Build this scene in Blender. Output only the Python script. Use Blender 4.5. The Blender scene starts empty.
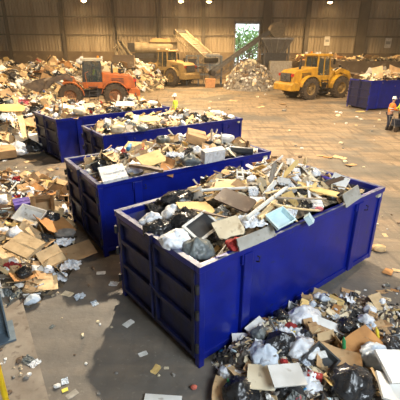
import bpy, bmesh, math, random
from mathutils import Vector, Matrix, Euler, noise
R = random.Random(11)
PI = math.pi
sc = bpy.context.scene
C = sc.collection
rad = math.radians

# ------------------------------------------------------------------ camera
F, PITCH, ROLL, H = 378.5, 0.3856, 0.0064, 4.404
cam = bpy.data.objects.new('camera', bpy.data.cameras.new('camera'))
C.objects.link(cam)
cam.location = (0, 0, H)
cam.rotation_euler = (Matrix.Rotation(PI / 2 - PITCH, 4, 'X') @ Matrix.Rotation(ROLL, 4, 'Z')).to_euler()
cam.data.sensor_width = 36
cam.data.lens = F / 400 * 36
cam.data.clip_end = 400
sc.camera = cam
CM = Matrix.Translation(cam.location) @ cam.rotation_euler.to_matrix().to_4x4()
CI = CM.inverted()


def ray(px, py):
    return (CM.to_3x3() @ Vector(((px - 200) / F, -(py - 200) / F, -1))).normalized()


def U(px, py, z=0.0):
    "the point of the horizontal plane at height z"
    d = ray(px, py)
    t = (z - H) / d.z
    return Vector((0, 0, H)) + d * t


def at(px, py, Y):
    d = ray(px, py)
    return Vector((0, 0, H)) + d * (Y / d.y)


def proj(p):
    q = CI @ Vector(p)
    if q.z > -0.1:
        return (-999, -999)
    return (200 + F * q.x / -q.z, 200 - F * q.y / -q.z)


# ------------------------------------------------------------------ materials
MATS = {}


def mat(name, c1, c2=None, rough=.7, scale=6.0, metal=0.0, bump=.15, vary=.12, contrast=(.35, .65), c3=None, s3=40.0,
        detail=5, trans=0, alpha=1.0, spec=.5, coat=0.0, stretch=None):
    if name in MATS:
        return MATS[name]
    m = bpy.data.materials.new(name)
    m.use_nodes = True
    nt = m.node_tree
    N, L = nt.nodes, nt.links
    b = N['Principled BSDF']
    b.inputs['Roughness'].default_value = rough
    b.inputs['Metallic'].default_value = metal
    b.inputs['Specular IOR Level'].default_value = spec
    b.inputs['Coat Weight'].default_value = coat
    if trans:
        b.inputs['Transmission Weight'].default_value = trans
    if alpha < 1:
        b.inputs['Alpha'].default_value = alpha
    tc = N.new('ShaderNodeTexCoord')
    mp = N.new('ShaderNodeMapping')
    L.new(tc.outputs['Object'], mp.inputs['Vector'])
    if stretch:
        mp.inputs['Scale'].default_value = stretch
    oi = N.new('ShaderNodeObjectInfo')
    L.new(oi.outputs['Random'], mp.inputs['Location'])
    n = N.new('ShaderNodeTexNoise')
    n.inputs['Scale'].default_value = scale
    n.inputs['Detail'].default_value = detail
    L.new(mp.outputs['Vector'], n.inputs['Vector'])
    r = N.new('ShaderNodeValToRGB')
    c2 = c2 or tuple(x * .75 for x in c1)
    r.color_ramp.elements[0].position = contrast[0]
    r.color_ramp.elements[1].position = contrast[1]
    r.color_ramp.elements[0].color = (*c2, 1)
    r.color_ramp.elements[1].color = (*c1, 1)
    L.new(n.outputs['Fac'], r.inputs['Fac'])
    out = r.outputs['Color']
    if c3:
        n3 = N.new('ShaderNodeTexNoise')
        n3.inputs['Scale'].default_value = s3
        n3.inputs['Detail'].default_value = 3
        L.new(mp.outputs['Vector'], n3.inputs['Vector'])
        r3 = N.new('ShaderNodeValToRGB')
        r3.color_ramp.elements[0].position = .60
        r3.color_ramp.elements[1].position = .74
        L.new(n3.outputs['Fac'], r3.inputs['Fac'])
        mx = N.new('ShaderNodeMix')
        mx.data_type = 'RGBA'
        L.new(r3.outputs['Color'], mx.inputs['Factor'])
        L.new(out, mx.inputs[6])
        mx.inputs[7].default_value = (*c3, 1)
        out = mx.outputs[2]
    if vary:
        hs = N.new('ShaderNodeHueSaturation')
        ma = N.new('ShaderNodeMapRange')
        ma.inputs['To Min'].default_value = 1 - vary
        ma.inputs['To Max'].default_value = 1 + vary
        L.new(oi.outputs['Random'], ma.inputs['Value'])
        L.new(ma.outputs['Result'], hs.inputs['Value'])
        L.new(out, hs.inputs['Color'])
        out = hs.outputs['Color']
    L.new(out, b.inputs['Base Color'])
    if bump:
        bp = N.new('ShaderNodeBump')
        bp.inputs['Strength'].default_value = bump
        bp.inputs['Distance'].default_value = .05
        L.new(n.outputs['Fac'], bp.inputs['Height'])
        L.new(bp.outputs['Normal'], b.inputs['Normal'])
    MATS[name] = m
    return m


# ------------------------------------------------------------------ mesh building
class MB:
    def __init__(s):
        s.v, s.f, s.m = [], [], []
        s.mi = 0

    def add(s, vs, fs, M=None):
        o = len(s.v)
        s.v += [tuple(M @ Vector(v)) if M else tuple(v) for v in vs]
        s.f += [tuple(i + o for i in f) for f in fs]
        s.m += [s.mi] * len(fs)
        return s

    def box(s, x0, y0, z0, x1, y1, z1, M=None):
        vs = [(x0, y0, z0), (x1, y0, z0), (x1, y1, z0), (x0, y1, z0), (x0, y0, z1), (x1, y0, z1), (x1, y1, z1), (x0, y1, z1)]
        return s.add(vs, [(0, 3, 2, 1), (4, 5, 6, 7), (0, 1, 5, 4), (1, 2, 6, 5), (2, 3, 7, 6), (3, 0, 4, 7)], M)

    def prism(s, prof, y0, y1, M=None, y0b=None):
        "profile in the xz plane pushed along y"
        n = len(prof)
        vs = [(x, y0, z) for x, z in prof] + [(x, y1, z) for x, z in prof]
        fs = [tuple(range(n)), tuple(range(2 * n - 1, n - 1, -1))]
        fs += [(i, i + n, (i + 1) % n + n, (i + 1) % n) for i in range(n)]
        return s.add(vs, fs, M)

    def bar(s, a, b, w=.05, h=None, up=(0, 0, 1)):
        a, b = Vector(a), Vector(b)
        h = h or w
        d = b - a
        l = d.length
        d.normalize()
        up = Vector(up)
        if abs(d.dot(up)) > .98:
            up = Vector((0, 1, 0))
        y = up.cross(d).normalized()
        z = d.cross(y)
        M = Matrix.Translation(a) @ Matrix((d, y, z)).transposed().to_4x4()
        return s.box(0, -w / 2, -h / 2, l, w / 2, h / 2, M)

    def tube(s, pts, r, n=10, caps=True):
        pts = [Vector(p) for p in pts]
        rs = r if isinstance(r, (list, tuple)) else [r] * len(pts)
        o = len(s.v)
        for i, p in enumerate(pts):
            d = (pts[min(i + 1, len(pts) - 1)] - pts[max(i - 1, 0)]).normalized()
            u = Vector((0, 0, 1)) if abs(d.z) < .95 else Vector((1, 0, 0))
            a = d.cross(u).normalized()
            b = d.cross(a)
            for k in range(n):
                t = 2 * PI * k / n
                s.v.append(tuple(p + (a * math.cos(t) + b * math.sin(t)) * rs[i]))
        for i in range(len(pts) - 1):
            for k in range(n):
                q = o + i * n
                s.f.append((q + k, q + (k + 1) % n, q + n + (k + 1) % n, q + n + k))
                s.m.append(s.mi)
        if caps:
            s.f.append(tuple(o + k for k in range(n)))
            s.f.append(tuple(o + (len(pts) - 1) * n + n - 1 - k for k in range(n)))
            s.m += [s.mi] * 2
        return s

    def lathe(s, prof, n=20, M=None):
        "profile (r, y) turned about the y axis"
        vs, fs = [], []
        m = len(prof)
        for k in range(n):
            t = 2 * PI * k / n
            vs += [(r * math.cos(t), y, r * math.sin(t)) for r, y in prof]
        for k in range(n):
            for i in range(m - 1):
                a, b = k * m + i, ((k + 1) % n) * m + i
                fs.append((a, a + 1, b + 1, b))
        return s.add(vs, fs, M)

    def mesh(s, name, mats, smooth=False, bevel=0):
        me = bpy.data.meshes.new(name)
        me.from_pydata(s.v, [], s.f)
        for m in (mats if isinstance(mats, (list, tuple)) else [mats]):
            me.materials.append(m)
        me.polygons.foreach_set('material_index', s.m)
        bm = bmesh.new()
        bm.from_mesh(me)
        bmesh.ops.recalc_face_normals(bm, faces=bm.faces)
        bm.to_mesh(me)
        bm.free()
        if smooth:
            me.polygons.foreach_set('use_smooth', [True] * len(me.polygons))
        me.update()
        return me

    def build(s, name, mats, parent=None, smooth=False, bevel=0, loc=None, **tags):
        o = bpy.data.objects.new(name, s.mesh(name, mats, smooth))
        C.objects.link(o)
        if parent:
            o.parent = parent
        if loc:
            o.location = loc
        if bevel:
            b = o.modifiers.new('bevel', 'BEVEL')
            b.width = bevel
            b.segments = 2
            b.limit_method = 'ANGLE'
        for k, v in tags.items():
            o[k] = v
        return o


def tag(o, label, cat, group=None):
    o['label'] = label
    o['category'] = cat
    if group:
        o['group'] = group
    return o


def thing(name, label, cat, loc=(0, 0, 0), rz=0, group=None):
    o = bpy.data.objects.new(name, None)
    C.objects.link(o)
    o.location = loc
    o.rotation_euler = (0, 0, rz)
    o.empty_display_size = .2
    return tag(o, label, cat, group)


def smoothed(me, angle=40):
    me.polygons.foreach_set('use_smooth', [True] * len(me.polygons))
    return me


# ------------------------------------------------------------------ the materials
BLUE = mat('skip_blue_paint', (.004, .014, .24), (.004, .010, .17), rough=.33, scale=2.2, bump=.06, vary=0,
           c3=(.012, .02, .13), s3=9, spec=.5)
BLUESHADE = mat('skip_end_shaded_blue', (.008, .012, .075), (.012, .012, .035), rough=.5, scale=5, bump=.25, vary=0, c3=(.028, .018, .022), s3=11)  # darker blue than the sides: shade of the end face put into colour
BLUEIN = mat('skip_inner_paint', (.03, .04, .20), (.05, .045, .06), rough=.6, scale=4, bump=.2, vary=0, c3=(.07, .05, .04), s3=12)
RIM = mat('worn_rim_steel', (.15, .16, .22), (.03, .035, .11), rough=.5, scale=7, bump=.2, vary=0, metal=.0, contrast=(.38, .55))
DARKSTEEL = mat('dark_steel', (.05, .05, .055), (.03, .026, .022), rough=.5, metal=.4)
GREYSTEEL = mat('grey_steel', (.25, .25, .25), (.16, .14, .12), rough=.5, metal=.3)
BLUESTEEL = mat('blue_grey_steel', (.13, .18, .22), (.09, .12, .15), rough=.5)
YELLOW = mat('loader_yellow', (.56, .30, .02), (.34, .18, .025), rough=.5, scale=3, bump=.1, vary=0, c3=(.28, .17, .06), s3=6)
YELLOWDULL = mat('dusty_yellow', (.40, .26, .08), (.26, .17, .07), rough=.65, scale=3, bump=.1, vary=0, c3=(.3, .2, .1), s3=6)
ORANGE = mat('loader_orange', (.50, .115, .008), (.30, .075, .012), rough=.5, scale=3, bump=.1, vary=0, c3=(.3, .13, .05), s3=6)
TYRE = mat('muddy_tyre', (.09, .062, .04), (.04, .03, .022), rough=.95, scale=5, bump=.4, vary=0)
GLASS = mat('cab_glass', (.05, .07, .07), (.04, .06, .06), rough=.08, bump=0, vary=0, alpha=.42, spec=.5)
BLACK = mat('black_plastic', (.018, .018, .018), rough=.5, vary=0)
MUD = mat('muddy_bucket_steel', (.17, .12, .08), (.09, .065, .05), rough=.75, scale=4, bump=.3, vary=0)
WOOD = mat('pale_pine', (.72, .56, .32), (.54, .39, .2), rough=.75, scale=4, stretch=(1, 8, 8), c3=(.3, .2, .1), s3=9)
WOODY = mat('yellow_plywood', (.78, .56, .22), (.6, .4, .14), rough=.7, scale=4, c3=(.36, .22, .08), s3=8)
WOODD = mat('dark_stained_wood', (.16, .095, .05), (.09, .05, .03), rough=.6, scale=5, stretch=(1, 7, 7), c3=(.25, .18, .12), s3=9)
WOODG = mat('weathered_grey_wood', (.30, .25, .19), (.17, .14, .11), rough=.8, scale=6, stretch=(1, 7, 7))
BOARDW = mat('white_board', (.80, .79, .75), (.62, .6, .55), rough=.6, scale=3, c3=(.33, .28, .2), s3=7)
BOARDG = mat('grey_board', (.36, .34, .30), (.26, .24, .2), rough=.7, scale=3, c3=(.2, .16, .12), s3=7)
BOARDC = mat('cream_board', (.78, .69, .5), (.62, .52, .35), rough=.7, scale=3, c3=(.34, .25, .14), s3=7)
BROWNTOP = mat('brown_laminate', (.12, .075, .05), (.08, .05, .035), rough=.35, scale=3, c3=(.2, .15, .1), s3=6)
CARD = mat('brown_cardboard', (.50, .32, .16), (.38, .235, .115), rough=.85, scale=5, c3=(.26, .15, .07), s3=8)
CARDL = mat('light_cardboard', (.66, .48, .27), (.52, .36, .19), rough=.85, scale=5, c3=(.32, .2, .1), s3=8)
CARDO = mat('orange_cardboard', (.55, .27, .09), (.42, .2, .07), rough=.85, scale=5)
BBAG = mat('black_bag_plastic', (.014, .014, .015), (.03, .03, .032), rough=.26, scale=9, bump=.6, spec=.6)
GBAG = mat('grey_bag_plastic', (.18, .20, .19), (.10, .11, .11), rough=.35, scale=9, bump=.6)
WBAG = mat('white_bag_plastic', (.84, .86, .88), (.6, .62, .66), rough=.4, scale=8, bump=.5, c3=(.35, .33, .32), s3=14)
BLBAG = mat('bluish_film_plastic', (.62, .70, .78), (.4, .45, .52), rough=.3, scale=8, bump=.5)
CREAM = mat('cream_foam', (.80, .71, .5), (.62, .52, .34), rough=.9, scale=9, bump=.5, c3=(.4, .3, .17), s3=12)
WFOAM = mat('white_foam', (.84, .83, .80), (.68, .65, .6), rough=.9, scale=9, bump=.4, c3=(.4, .36, .3), s3=12)
PAPER = mat('white_paper', (.84, .83, .8), (.62, .6, .57), rough=.85, scale=14, bump=.3)
PAPERC = mat('stained_paper', (.55, .46, .33), (.4, .31, .2), rough=.85, scale=14, bump=.3)
RUB = mat('grey_rubble', (.30, .28, .25), (.18, .16, .14), rough=.9, scale=10, bump=.4)
RUBB = mat('earthy_rubble', (.24, .16, .10), (.12, .085, .06), rough=.9, scale=10, bump=.4)
DARKR = mat('dark_rag', (.05, .045, .042), (.025, .022, .02), rough=.9, scale=10, bump=.5)
REDC = mat('red_fabric', (.42, .03, .025), (.25, .02, .02), rough=.8, scale=9, bump=.4)
PINKC = mat('pink_fabric', (.6, .16, .17), (.42, .1, .12), rough=.8, scale=9, bump=.4)
BLUEC = mat('blue_fabric', (.06, .14, .45), (.04, .08, .28), rough=.8, scale=9, bump=.4)
GREENC = mat('green_plastic', (.03, .30, .10), (.02, .2, .07), rough=.35, scale=9, bump=.1)
PURPLE = mat('purple_plastic', (.13, .09, .42), (.1, .06, .3), rough=.4, scale=5, bump=.1)
CYANP = mat('pale_blue_plastic', (.62, .78, .82), (.5, .66, .7), rough=.4, scale=5, bump=.1)
YELP = mat('yellow_plastic', (.72, .56, .04), (.55, .4, .03), rough=.4, scale=5, bump=.1)
BLPL = mat('bright_blue_plastic', (.05, .3, .6), (.03, .2, .42), rough=.35, scale=5, bump=.1)
DARKP = mat('dark_grey_plastic', (.055, .06, .062), (.035, .036, .04), rough=.4, scale=5, bump=.1)
CONC = mat('old_concrete', (.30, .26, .21), (.2, .165, .13), rough=.9, scale=3, bump=.3, vary=0, c3=(.14, .11, .085), s3=8)
HIVO = mat('orange_work_shirt', (.85, .22, .03), (.7, .17, .02), rough=.8, vary=0)
HIVY = mat('yellow_safety_vest', (.62, .75, .05), (.5, .6, .04), rough=.8, vary=0)
STRIPE = mat('silver_reflective_strip', (.7, .7, .68), rough=.3, vary=0)
NAVY = mat('navy_trousers', (.02, .025, .045), (.014, .017, .03), rough=.85, vary=0)
SKIN = mat('skin', (.42, .23, .15), (.36, .19, .12), rough=.6, vary=0)
HAIR = mat('dark_hair', (.03, .02, .014), rough=.7, vary=0)
WHITEH = mat('white_helmet_shell', (.8, .8, .78), rough=.3, vary=0)
YELLOWH = mat('yellow_helmet_shell', (.8, .6, .06), rough=.3, vary=0)
BOOT = mat('work_boot_leather', (.05, .035, .025), rough=.7, vary=0)


def floor_material():
    m = bpy.data.materials.new('worn_hall_floor')
    m.use_nodes = True
    N, L = m.node_tree.nodes, m.node_tree.links
    b = N['Principled BSDF']
    tc = N.new('ShaderNodeTexCoord')

    def nz(scale, detail=6, st=None, dist=0, rot=0):
        mp = N.new('ShaderNodeMapping')
        if st:
            mp.inputs['Scale'].default_value = st
        mp.inputs['Rotation'].default_value = (0, 0, rot)
        L.new(tc.outputs['Object'], mp.inputs['Vector'])
        n = N.new('ShaderNodeTexNoise')
        n.inputs['Scale'].default_value = scale
        n.inputs['Detail'].default_value = detail
        n.inputs['Distortion'].default_value = dist
        L.new(mp.outputs['Vector'], n.inputs['Vector'])
        return n.outputs['Fac']

    def ramp(fac, stops):
        r = N.new('ShaderNodeValToRGB')
        e = r.color_ramp.elements
        e[0].position, e[0].color = stops[0][0], (*stops[0][1], 1)
        e[1].position, e[1].color = stops[-1][0], (*stops[-1][1], 1)
        for p, c in stops[1:-1]:
            x = e.new(p)
            x.color = (*c, 1)
        L.new(fac, r.inputs['Fac'])
        return r.outputs['Color']

    def mix(fac, a, c):
        x = N.new('ShaderNodeMix')
        x.data_type = 'RGBA'
        if isinstance(fac, float):
            x.inputs['Factor'].default_value = fac
        else:
            L.new(fac, x.inputs['Factor'])
        for i, q in ((6, a), (7, c)):
            if isinstance(q, tuple):
                x.inputs[i].default_value = (*q, 1)
            else:
                L.new(q, x.inputs[i])
        return x.outputs[2]
    base = ramp(nz(.35, 8), [(.3, (.10, .075, .052)), (.5, (.165, .125, .085)), (.7, (.23, .175, .12))])
    # swept tyre tracks and scraper streaks
    st = ramp(nz(1.0, 7, (.35, 3.0, 1), .6, rot=.35), [(.38, (0, 0, 0)), (.62, (1, 1, 1))])
    c = mix(st, base, (.30, .215, .135))
    st2 = ramp(nz(1.2, 6, (4.0, .5, 1), .4, rot=-.5), [(.5, (0, 0, 0)), (.7, (1, 1, 1))])
    c = mix(st2, c, (.12, .088, .06))
    # pale dust specks
    sp = ramp(nz(14, 4), [(.62, (0, 0, 0)), (.72, (1, 1, 1))])
    c = mix(sp, c, (.45, .37, .26))
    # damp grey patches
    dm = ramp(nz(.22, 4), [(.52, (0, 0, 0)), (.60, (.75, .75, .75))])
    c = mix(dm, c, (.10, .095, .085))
    # the floor colour is mixed towards grey at the near end of the hall
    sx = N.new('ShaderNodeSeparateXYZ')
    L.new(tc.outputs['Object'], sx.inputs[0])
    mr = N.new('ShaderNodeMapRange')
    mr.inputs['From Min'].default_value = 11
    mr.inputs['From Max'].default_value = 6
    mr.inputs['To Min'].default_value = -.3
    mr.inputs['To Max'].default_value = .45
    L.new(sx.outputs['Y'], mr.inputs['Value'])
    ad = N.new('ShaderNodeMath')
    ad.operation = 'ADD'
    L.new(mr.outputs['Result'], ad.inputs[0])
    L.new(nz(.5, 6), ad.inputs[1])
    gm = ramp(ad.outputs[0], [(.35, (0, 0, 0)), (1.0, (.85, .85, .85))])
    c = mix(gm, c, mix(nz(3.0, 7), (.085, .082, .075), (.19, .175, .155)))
    L.new(c, b.inputs['Base Color'])
    rr = ramp(nz(.8, 5), [(.35, (.55, .55, .55)), (.65, (.85, .85, .85))])
    L.new(rr, b.inputs['Roughness'])
    bp = N.new('ShaderNodeBump')
    bp.inputs['Strength'].default_value = .35
    bp.inputs['Distance'].default_value = .04
    L.new(nz(9, 8), bp.inputs['Height'])
    L.new(bp.outputs['Normal'], b.inputs['Normal'])
    return m


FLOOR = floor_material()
WALLM = mat('dusty_corrugated_sheet', (.40, .33, .24), (.24, .19, .13), rough=.65, scale=.9, bump=0, vary=0, c3=(.17, .13, .09), s3=2.6,
            stretch=(1, 1, .06))
PUSH = mat('stained_push_wall', (.20, .15, .10), (.12, .085, .06), rough=.9, scale=.6, bump=.3, vary=0, c3=(.34, .28, .2), s3=1.6)
COLM = mat('dusty_column_steel', (.10, .08, .065), (.07, .058, .045), rough=.7, scale=1, bump=.1, vary=0)
GIRT = mat('dusty_girt_steel', (.15, .12, .09), (.11, .09, .065), rough=.7, scale=1, bump=.1, vary=0)

# ------------------------------------------------------------------ the setting
YW = 58.0


def structure(o):
    o['kind'] = 'structure'
    return o


def grid_surface(x0, x1, y0, y1, nx, ny, h):
    m = MB()
    vs = [(x0 + (x1 - x0) * i / nx, y0 + (y1 - y0) * j / ny, h(x0 + (x1 - x0) * i / nx, y0 + (y1 - y0) * j / ny)) for j in range(ny + 1) for i in range(nx + 1)]
    fs = [(j * (nx + 1) + i, j * (nx + 1) + i + 1, (j + 1) * (nx + 1) + i + 1, (j + 1) * (nx + 1) + i) for j in range(ny) for i in range(nx)]
    return m.add(vs, fs)


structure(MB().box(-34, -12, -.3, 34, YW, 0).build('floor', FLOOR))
structure(MB().box(-34.3, -12, 14, 34.3, YW + .3, 14.2).build('ceiling', WALLM))
structure(MB().box(-60, YW, -.35, 60, 120, -.05).build('yard_ground', mat('yard_tarmac', (.3, .3, .28), (.22, .22, .2), vary=0)))
dl, dr = at(234.5, 60, YW).x, at(257, 60, YW).x
dtop = at(245, 24, YW).z
ptop = at(100, 51.5, YW).z


def corrugated(name, x0, x1, z0, z1):
    m = MB()
    p = .42
    n = int((x1 - x0) / p)
    p = (x1 - x0) / n
    prof = []
    for i in range(n):
        a = x0 + i * p
        prof += [(a, 0), (a + p * .55, 0), (a + p * .65, -.15), (a + p * .9, -.15)]
    prof.append((x1, 0))
    k = len(prof)
    vs = [(x, YW + y, z0) for x, y in prof] + [(x, YW + y, z1) for x, y in prof]
    m.add(vs, [(i, i + 1, i + 1 + k, i + k) for i in range(k - 1)])
    m.box(x0, YW + .01, z0, x1, YW + .12, z1)
    return structure(m.build(name, WALLM))


corrugated('wall_back', -34, dl, ptop, 14)
corrugated('wall_back.001', dr, 34, ptop, 14)
corrugated('wall_back.002', dl, dr, dtop, 14)
m = MB()
m.box(-34, YW - .35, 0, dl, YW + .1, ptop)
m.box(dr, YW - .35, 0, 34, YW + .1, ptop)
structure(m.build('wall_back_concrete', PUSH))
structure(MB().box(-34.3, -12, 0, -34, YW, 14).build('wall_left', WALLM))
structure(MB().box(34, -12, 0, 34.3, YW, 14).build('wall_right', WALLM))
# girts
for k, (z) in enumerate((at(100, 35, YW).z, at(100, 17, YW).z, at(100, -1, YW).z)):
    m = MB()
    for a, b in ((-34, dl - .1), (dr + .1, 34)) if z < dtop else ((-34, 34),):
        m.box(a, YW - .28, z - .09, b, YW - .09, z + .09)
    structure(m.build('trim_%d' % (k + 1), GIRT))


def column(px, w, name, Y=YW, M=COLM):
    x = at(px, 60, Y).x
    m = MB()
    m.box(x - w / 2, Y - .75, 0, x + w / 2, Y - .68, 14)
    m.box(x - .04, Y - .7, 0, x + .04, Y - .3, 14)
    m.box(x - w / 2, Y - .36, 0, x + w / 2, Y - .29, 14)
    structure(m.build(name, M))


for i, (px, w) in enumerate(((14, .35), (68, .35), (117, .3), (161, .35), (203, .5), (264, 1.1), (303, .55), (356, 1.3), (408, .35))):
    column(px, w, 'trim_%d' % (i + 4))
m = MB()
m.box(dl - .2, YW - .4, 0, dl, YW + .2, dtop + .2)
m.box(dr, YW - .4, 0, dr + .2, YW + .2, dtop + .2)
m.box(dl - .2, YW - .4, dtop, dr + .2, YW + .2, dtop + .3)
structure(m.build('door_1', GREYSTEEL))
# roof beams that carry the lamps
LZ = 9.3
rows = ((17.2, 12.4), (32, 12.4), (50, LZ + 1.6))
for i, (y, z) in enumerate(rows):
    m = MB()
    m.box(-34, y - .12, z - .03, 34, y + .12, z)
    m.box(-34, y - .03, z, 34, y + .03, z + .4)
    m.box(-34, y - .12, z + .4, 34, y + .12, z + .43)
    structure(m.build('trim_%d' % (i + 20), COLM))

# bay wall in front of the right half of the back wall, waste is heaped behind it
bx0 = at(302, 60, 50).x
bz = at(350, 61, 50).z
structure(MB().box(bx0, 50, 0, 33.9, 50.4, bz).build('wall_bay_right', PUSH))
# bay walls by the conveyor
structure(MB().box(at(240, 60, 49).x, 49, 0, at(262, 60, 49).x, 49.4, at(250, 60, 49).z).build('wall_bay_centre', PUSH))
structure(MB().box(at(113, 60, 46).x, 46, 0, at(134, 60, 46).x, 46.5, at(124, 55, 46).z).build('wall_bay_left', PUSH))

# raised slab at the left foreground
k1, k2 = U(14, 270, .1), U(49, 400, .1)
kd = (k2 - k1).normalized()
kn = Vector((kd.y, -kd.x, 0))
a, b = k1 - kd * 1.5, k2 + kd * 3
vs = [a, b, b + kn * 6, a + kn * 6]
vs2 = [Vector((v.x, v.y, .1)) for v in vs]
m = MB()
m.add([(v.x, v.y, -.05) for v in vs2] + [tuple(v) for v in vs2], [(0, 1, 2, 3), (4, 5, 6, 7), (0, 1, 5, 4), (1, 2, 6, 5), (2, 3, 7, 6), (3, 0, 4, 7)])
structure(m.build('floor_raised_slab', CONC))

# steel column at the left edge: I section
p = U(-6, 337, .1)
t = thing('steel_column', 'blue grey steel column standing on the concrete slab at the left edge', 'column', (p.x, p.y, .1), math.atan2(kd.y, kd.x))
m = MB()
w = .22
m.box(-.012, -w, .03, .012, w, 6)
m.box(-.2, w - .02, .03, .2, w, 6)
m.box(-.2, -w, .03, .2, -w + .02, 6)
m.build('column_shaft', BLUESTEEL, t)
m = MB().box(-.26, -w - .08, 0, .26, w + .08, .03)
m.build('base_plate', BLUESTEEL, t)
p = U(9, 412, .1)
m = MB().tube([(0, 0, 0), (0, 0, 1.3)], .035, 14).tube([(0, 0, 0), (0, 0, .02)], .09, 14)
o = m.build('guard_post', mat('safety_yellow_paint', (.75, .52, .01), (.6, .4, .01), rough=.45, vary=0), loc=(p.x, p.y, .1), smooth=False)
tag(o, 'yellow steel guard post in the bottom left corner of the picture', 'post')

# wall notices
for px, py, w, h, lab in ((327, 41, .75, 1.2, 'small white notice board on the back wall above the yellow loader'),
                          (388, 43, .9, 1.3, 'white notice board high on the back wall above the far skip')):
    p = at(px, py, YW - .3)
    m = MB().box(-w / 2, -.03, -h / 2, w / 2, 0, h / 2)
    o = m.build('notice_board', mat('notice_white', (.75, .73, .68), (.6, .56, .5), vary=0, bump=0), loc=p)
    tag(o, lab, 'sign')
    MB().box(-w * .35, -.05, -h * .12, w * .35, -.03, h * .16).build('printed_panel', mat('notice_grey', (.35, .35, .33), vary=0), o)


# ------------------------------------------------------------------ skips
BINS = []


def make_skip(name, label, A, yaw, L, W, h, idx, z0=.14):
    t = thing(name, label, 'skip', (A[0], A[1], 0), yaw, 'blue waste skips')
    th = .05
    # shell: x along the long side, y across. outer box with open top
    m = MB()
    m.box(0.05, 0.05, z0, L - .05, W - .05, z0 + .06)
    m.box(.05, .05, z0, L - .05, .05 + th, h - .06)
    m.box(.05, W - .05 - th, z0, L - .05, W - .05, h - .06)
    m.box(L - .05 - th, .05 + th, z0, L - .05, W - .05 - th, h - .06)
    m.build('body_shell', BLUE, t, bevel=.006)
    # inner lining
    m = MB()
    i0 = .05 + th + .004
    for q in ((i0, i0, z0 + .1, L - i0, i0 + .01, h - .1), (i0, W - i0 - .01, z0 + .1, L - i0, W - i0, h - .1),
              (L - i0 - .01, i0, z0 + .1, L - i0, W - i0, h - .1), (i0, i0, z0 + .1, i0 + .01, W - i0, h - .1)):
        m.box(*q)
    m.build('inner_lining', BLUEIN, t)
    # rim of square tube
    m = MB()
    r = .1
    m.box(0, 0, h - r, L, r, h)
    m.box(0, W - r, h - r, L, W, h)
    m.box(0, r, h - r, r, W - r, h)
    m.box(L - r, r, h - r, L, W - r, h)
    rim = m.build('top_rim', BLUE, t, bevel=.012)
    # worn top edge strips
    m = MB()
    e = .004
    m.box(-e, -e, h, L + e, .035, h + .006)
    m.box(-e, W - r, h, L + e, W + e, h + .006)
    m.box(-e, .035, h, .075, W - r, h + .006)
    m.box(L - .06, .035, h, L + e, W - r, h + .006)
    m.build('worn_edge', RIM, rim)
    # vertical side ribs
    for u in (.92, L - .92):
        for y0, y1 in ((-.015, .06), (W - .06, W + .015)):
            m = MB().prism([(u - .09, 0), (u + .09, 0), (u + .09, 1), (u - .09, 1)], 0, 1)
            m = MB().box(u - .09, y0, z0, u + .09, y1, h - .1)
            m.box(u - .12, y0 + .02, h - .28, u + .12, y1, h - .1)
            m.build('side_rib', BLUE, t, bevel=.012)
        m = MB()
        m.tube([(u + .16, -.03, h - .2), (u + .16, -.07, h - .2), (u + .16, -.07, h - .28), (u + .16, -.01, h - .3)], .012, 6)
        m.build('tarp_hook', DARKSTEEL, t)
    # corner posts + bottom rail
    for (x, y) in ((0.02, 0.02), (L - .12, .02), (L - .12, W - .12), (.02, W - .12)):
        MB().box(x, y, .0 if x < 1 else z0 - .04, x + .1, y + .1, h - .1).build('corner_post', BLUE, t, bevel=.01)
    m = MB()
    m.box(.1, .03, z0 - .03, L - .1, .13, z0 + .08)
    m.box(.1, W - .13, z0 - .03, L - .1, W - .03, z0 + .08)
    m.build('bottom_rail', BLUE, t, bevel=.008)
    for y in (.45, W - .6):
        m = MB().prism([(.1, 0), (L - .5, 0), (L - .35, z0), (.1, z0)], y, y + .15)
        m.build('skid', DARKSTEEL, t)
    # end doors (left end), two leaves of framed sheet
    half = (W - .2) / 2
    for s in (0, 1):
        y0 = .1 + s * half
        y1 = y0 + half
        m = MB()
        m.box(.07, y0, z0, .1, y1, h - .1)
        f = .07
        m.box(.0, y0 + .01, z0, .07, y0 + f + .01, h - .1)
        m.box(.0, y1 - f - .01, z0, .07, y1 - .01, h - .1)
        H2 = h - .1 - z0
        for q in (0, .36, .68):
            m.box(.005, y0 + f, z0 + q * H2, .07, y1 - f, z0 + q * H2 + .08)
        m.box(.005, y0 + f, h - .19, .07, y1 - f, h - .1)
        d = m.build('end_door', BLUESHADE, t, bevel=.008)
        yy = .03 if s == 0 else W - .03
        for z in (z0 + .25, z0 + H2 * .55, h - .35):
            MB().tube([(-.01, yy, z - .07), (-.01, yy, z + .07)], .028, 8).build('hinge', DARKSTEEL, d)
    m = MB()
    m.tube([(-.03, W / 2, z0 + .1), (-.03, W / 2, h - .05)], .018, 8)
    m.box(-.06, W / 2 - .06, h - .12, .02, W / 2 + .06, h + .03)
    m.bar((-.05, W / 2, z0 + .75), (-.05, W / 2 - .3, z0 + .68), .03)
    m.build('latch_bar', BLUESHADE, t)
    # far end stiffeners
    m = MB()
    for q in (.3, .6):
        m.box(L - .05, .1, h * q, L - .0, W - .1, h * q + .09)
    m.build('end_stiffener', BLUE, t, bevel=.01)
    MB().box(L - .26, -.004, h - .17, L - .14, .06, h - .105).build('label_plate', mat('plate_cream', (.7, .66, .5), vary=0), t)
    BINS.append(dict(t=t, A=Vector((A[0], A[1], 0)), yaw=yaw, L=L, W=W, h=h))
    return t


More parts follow.
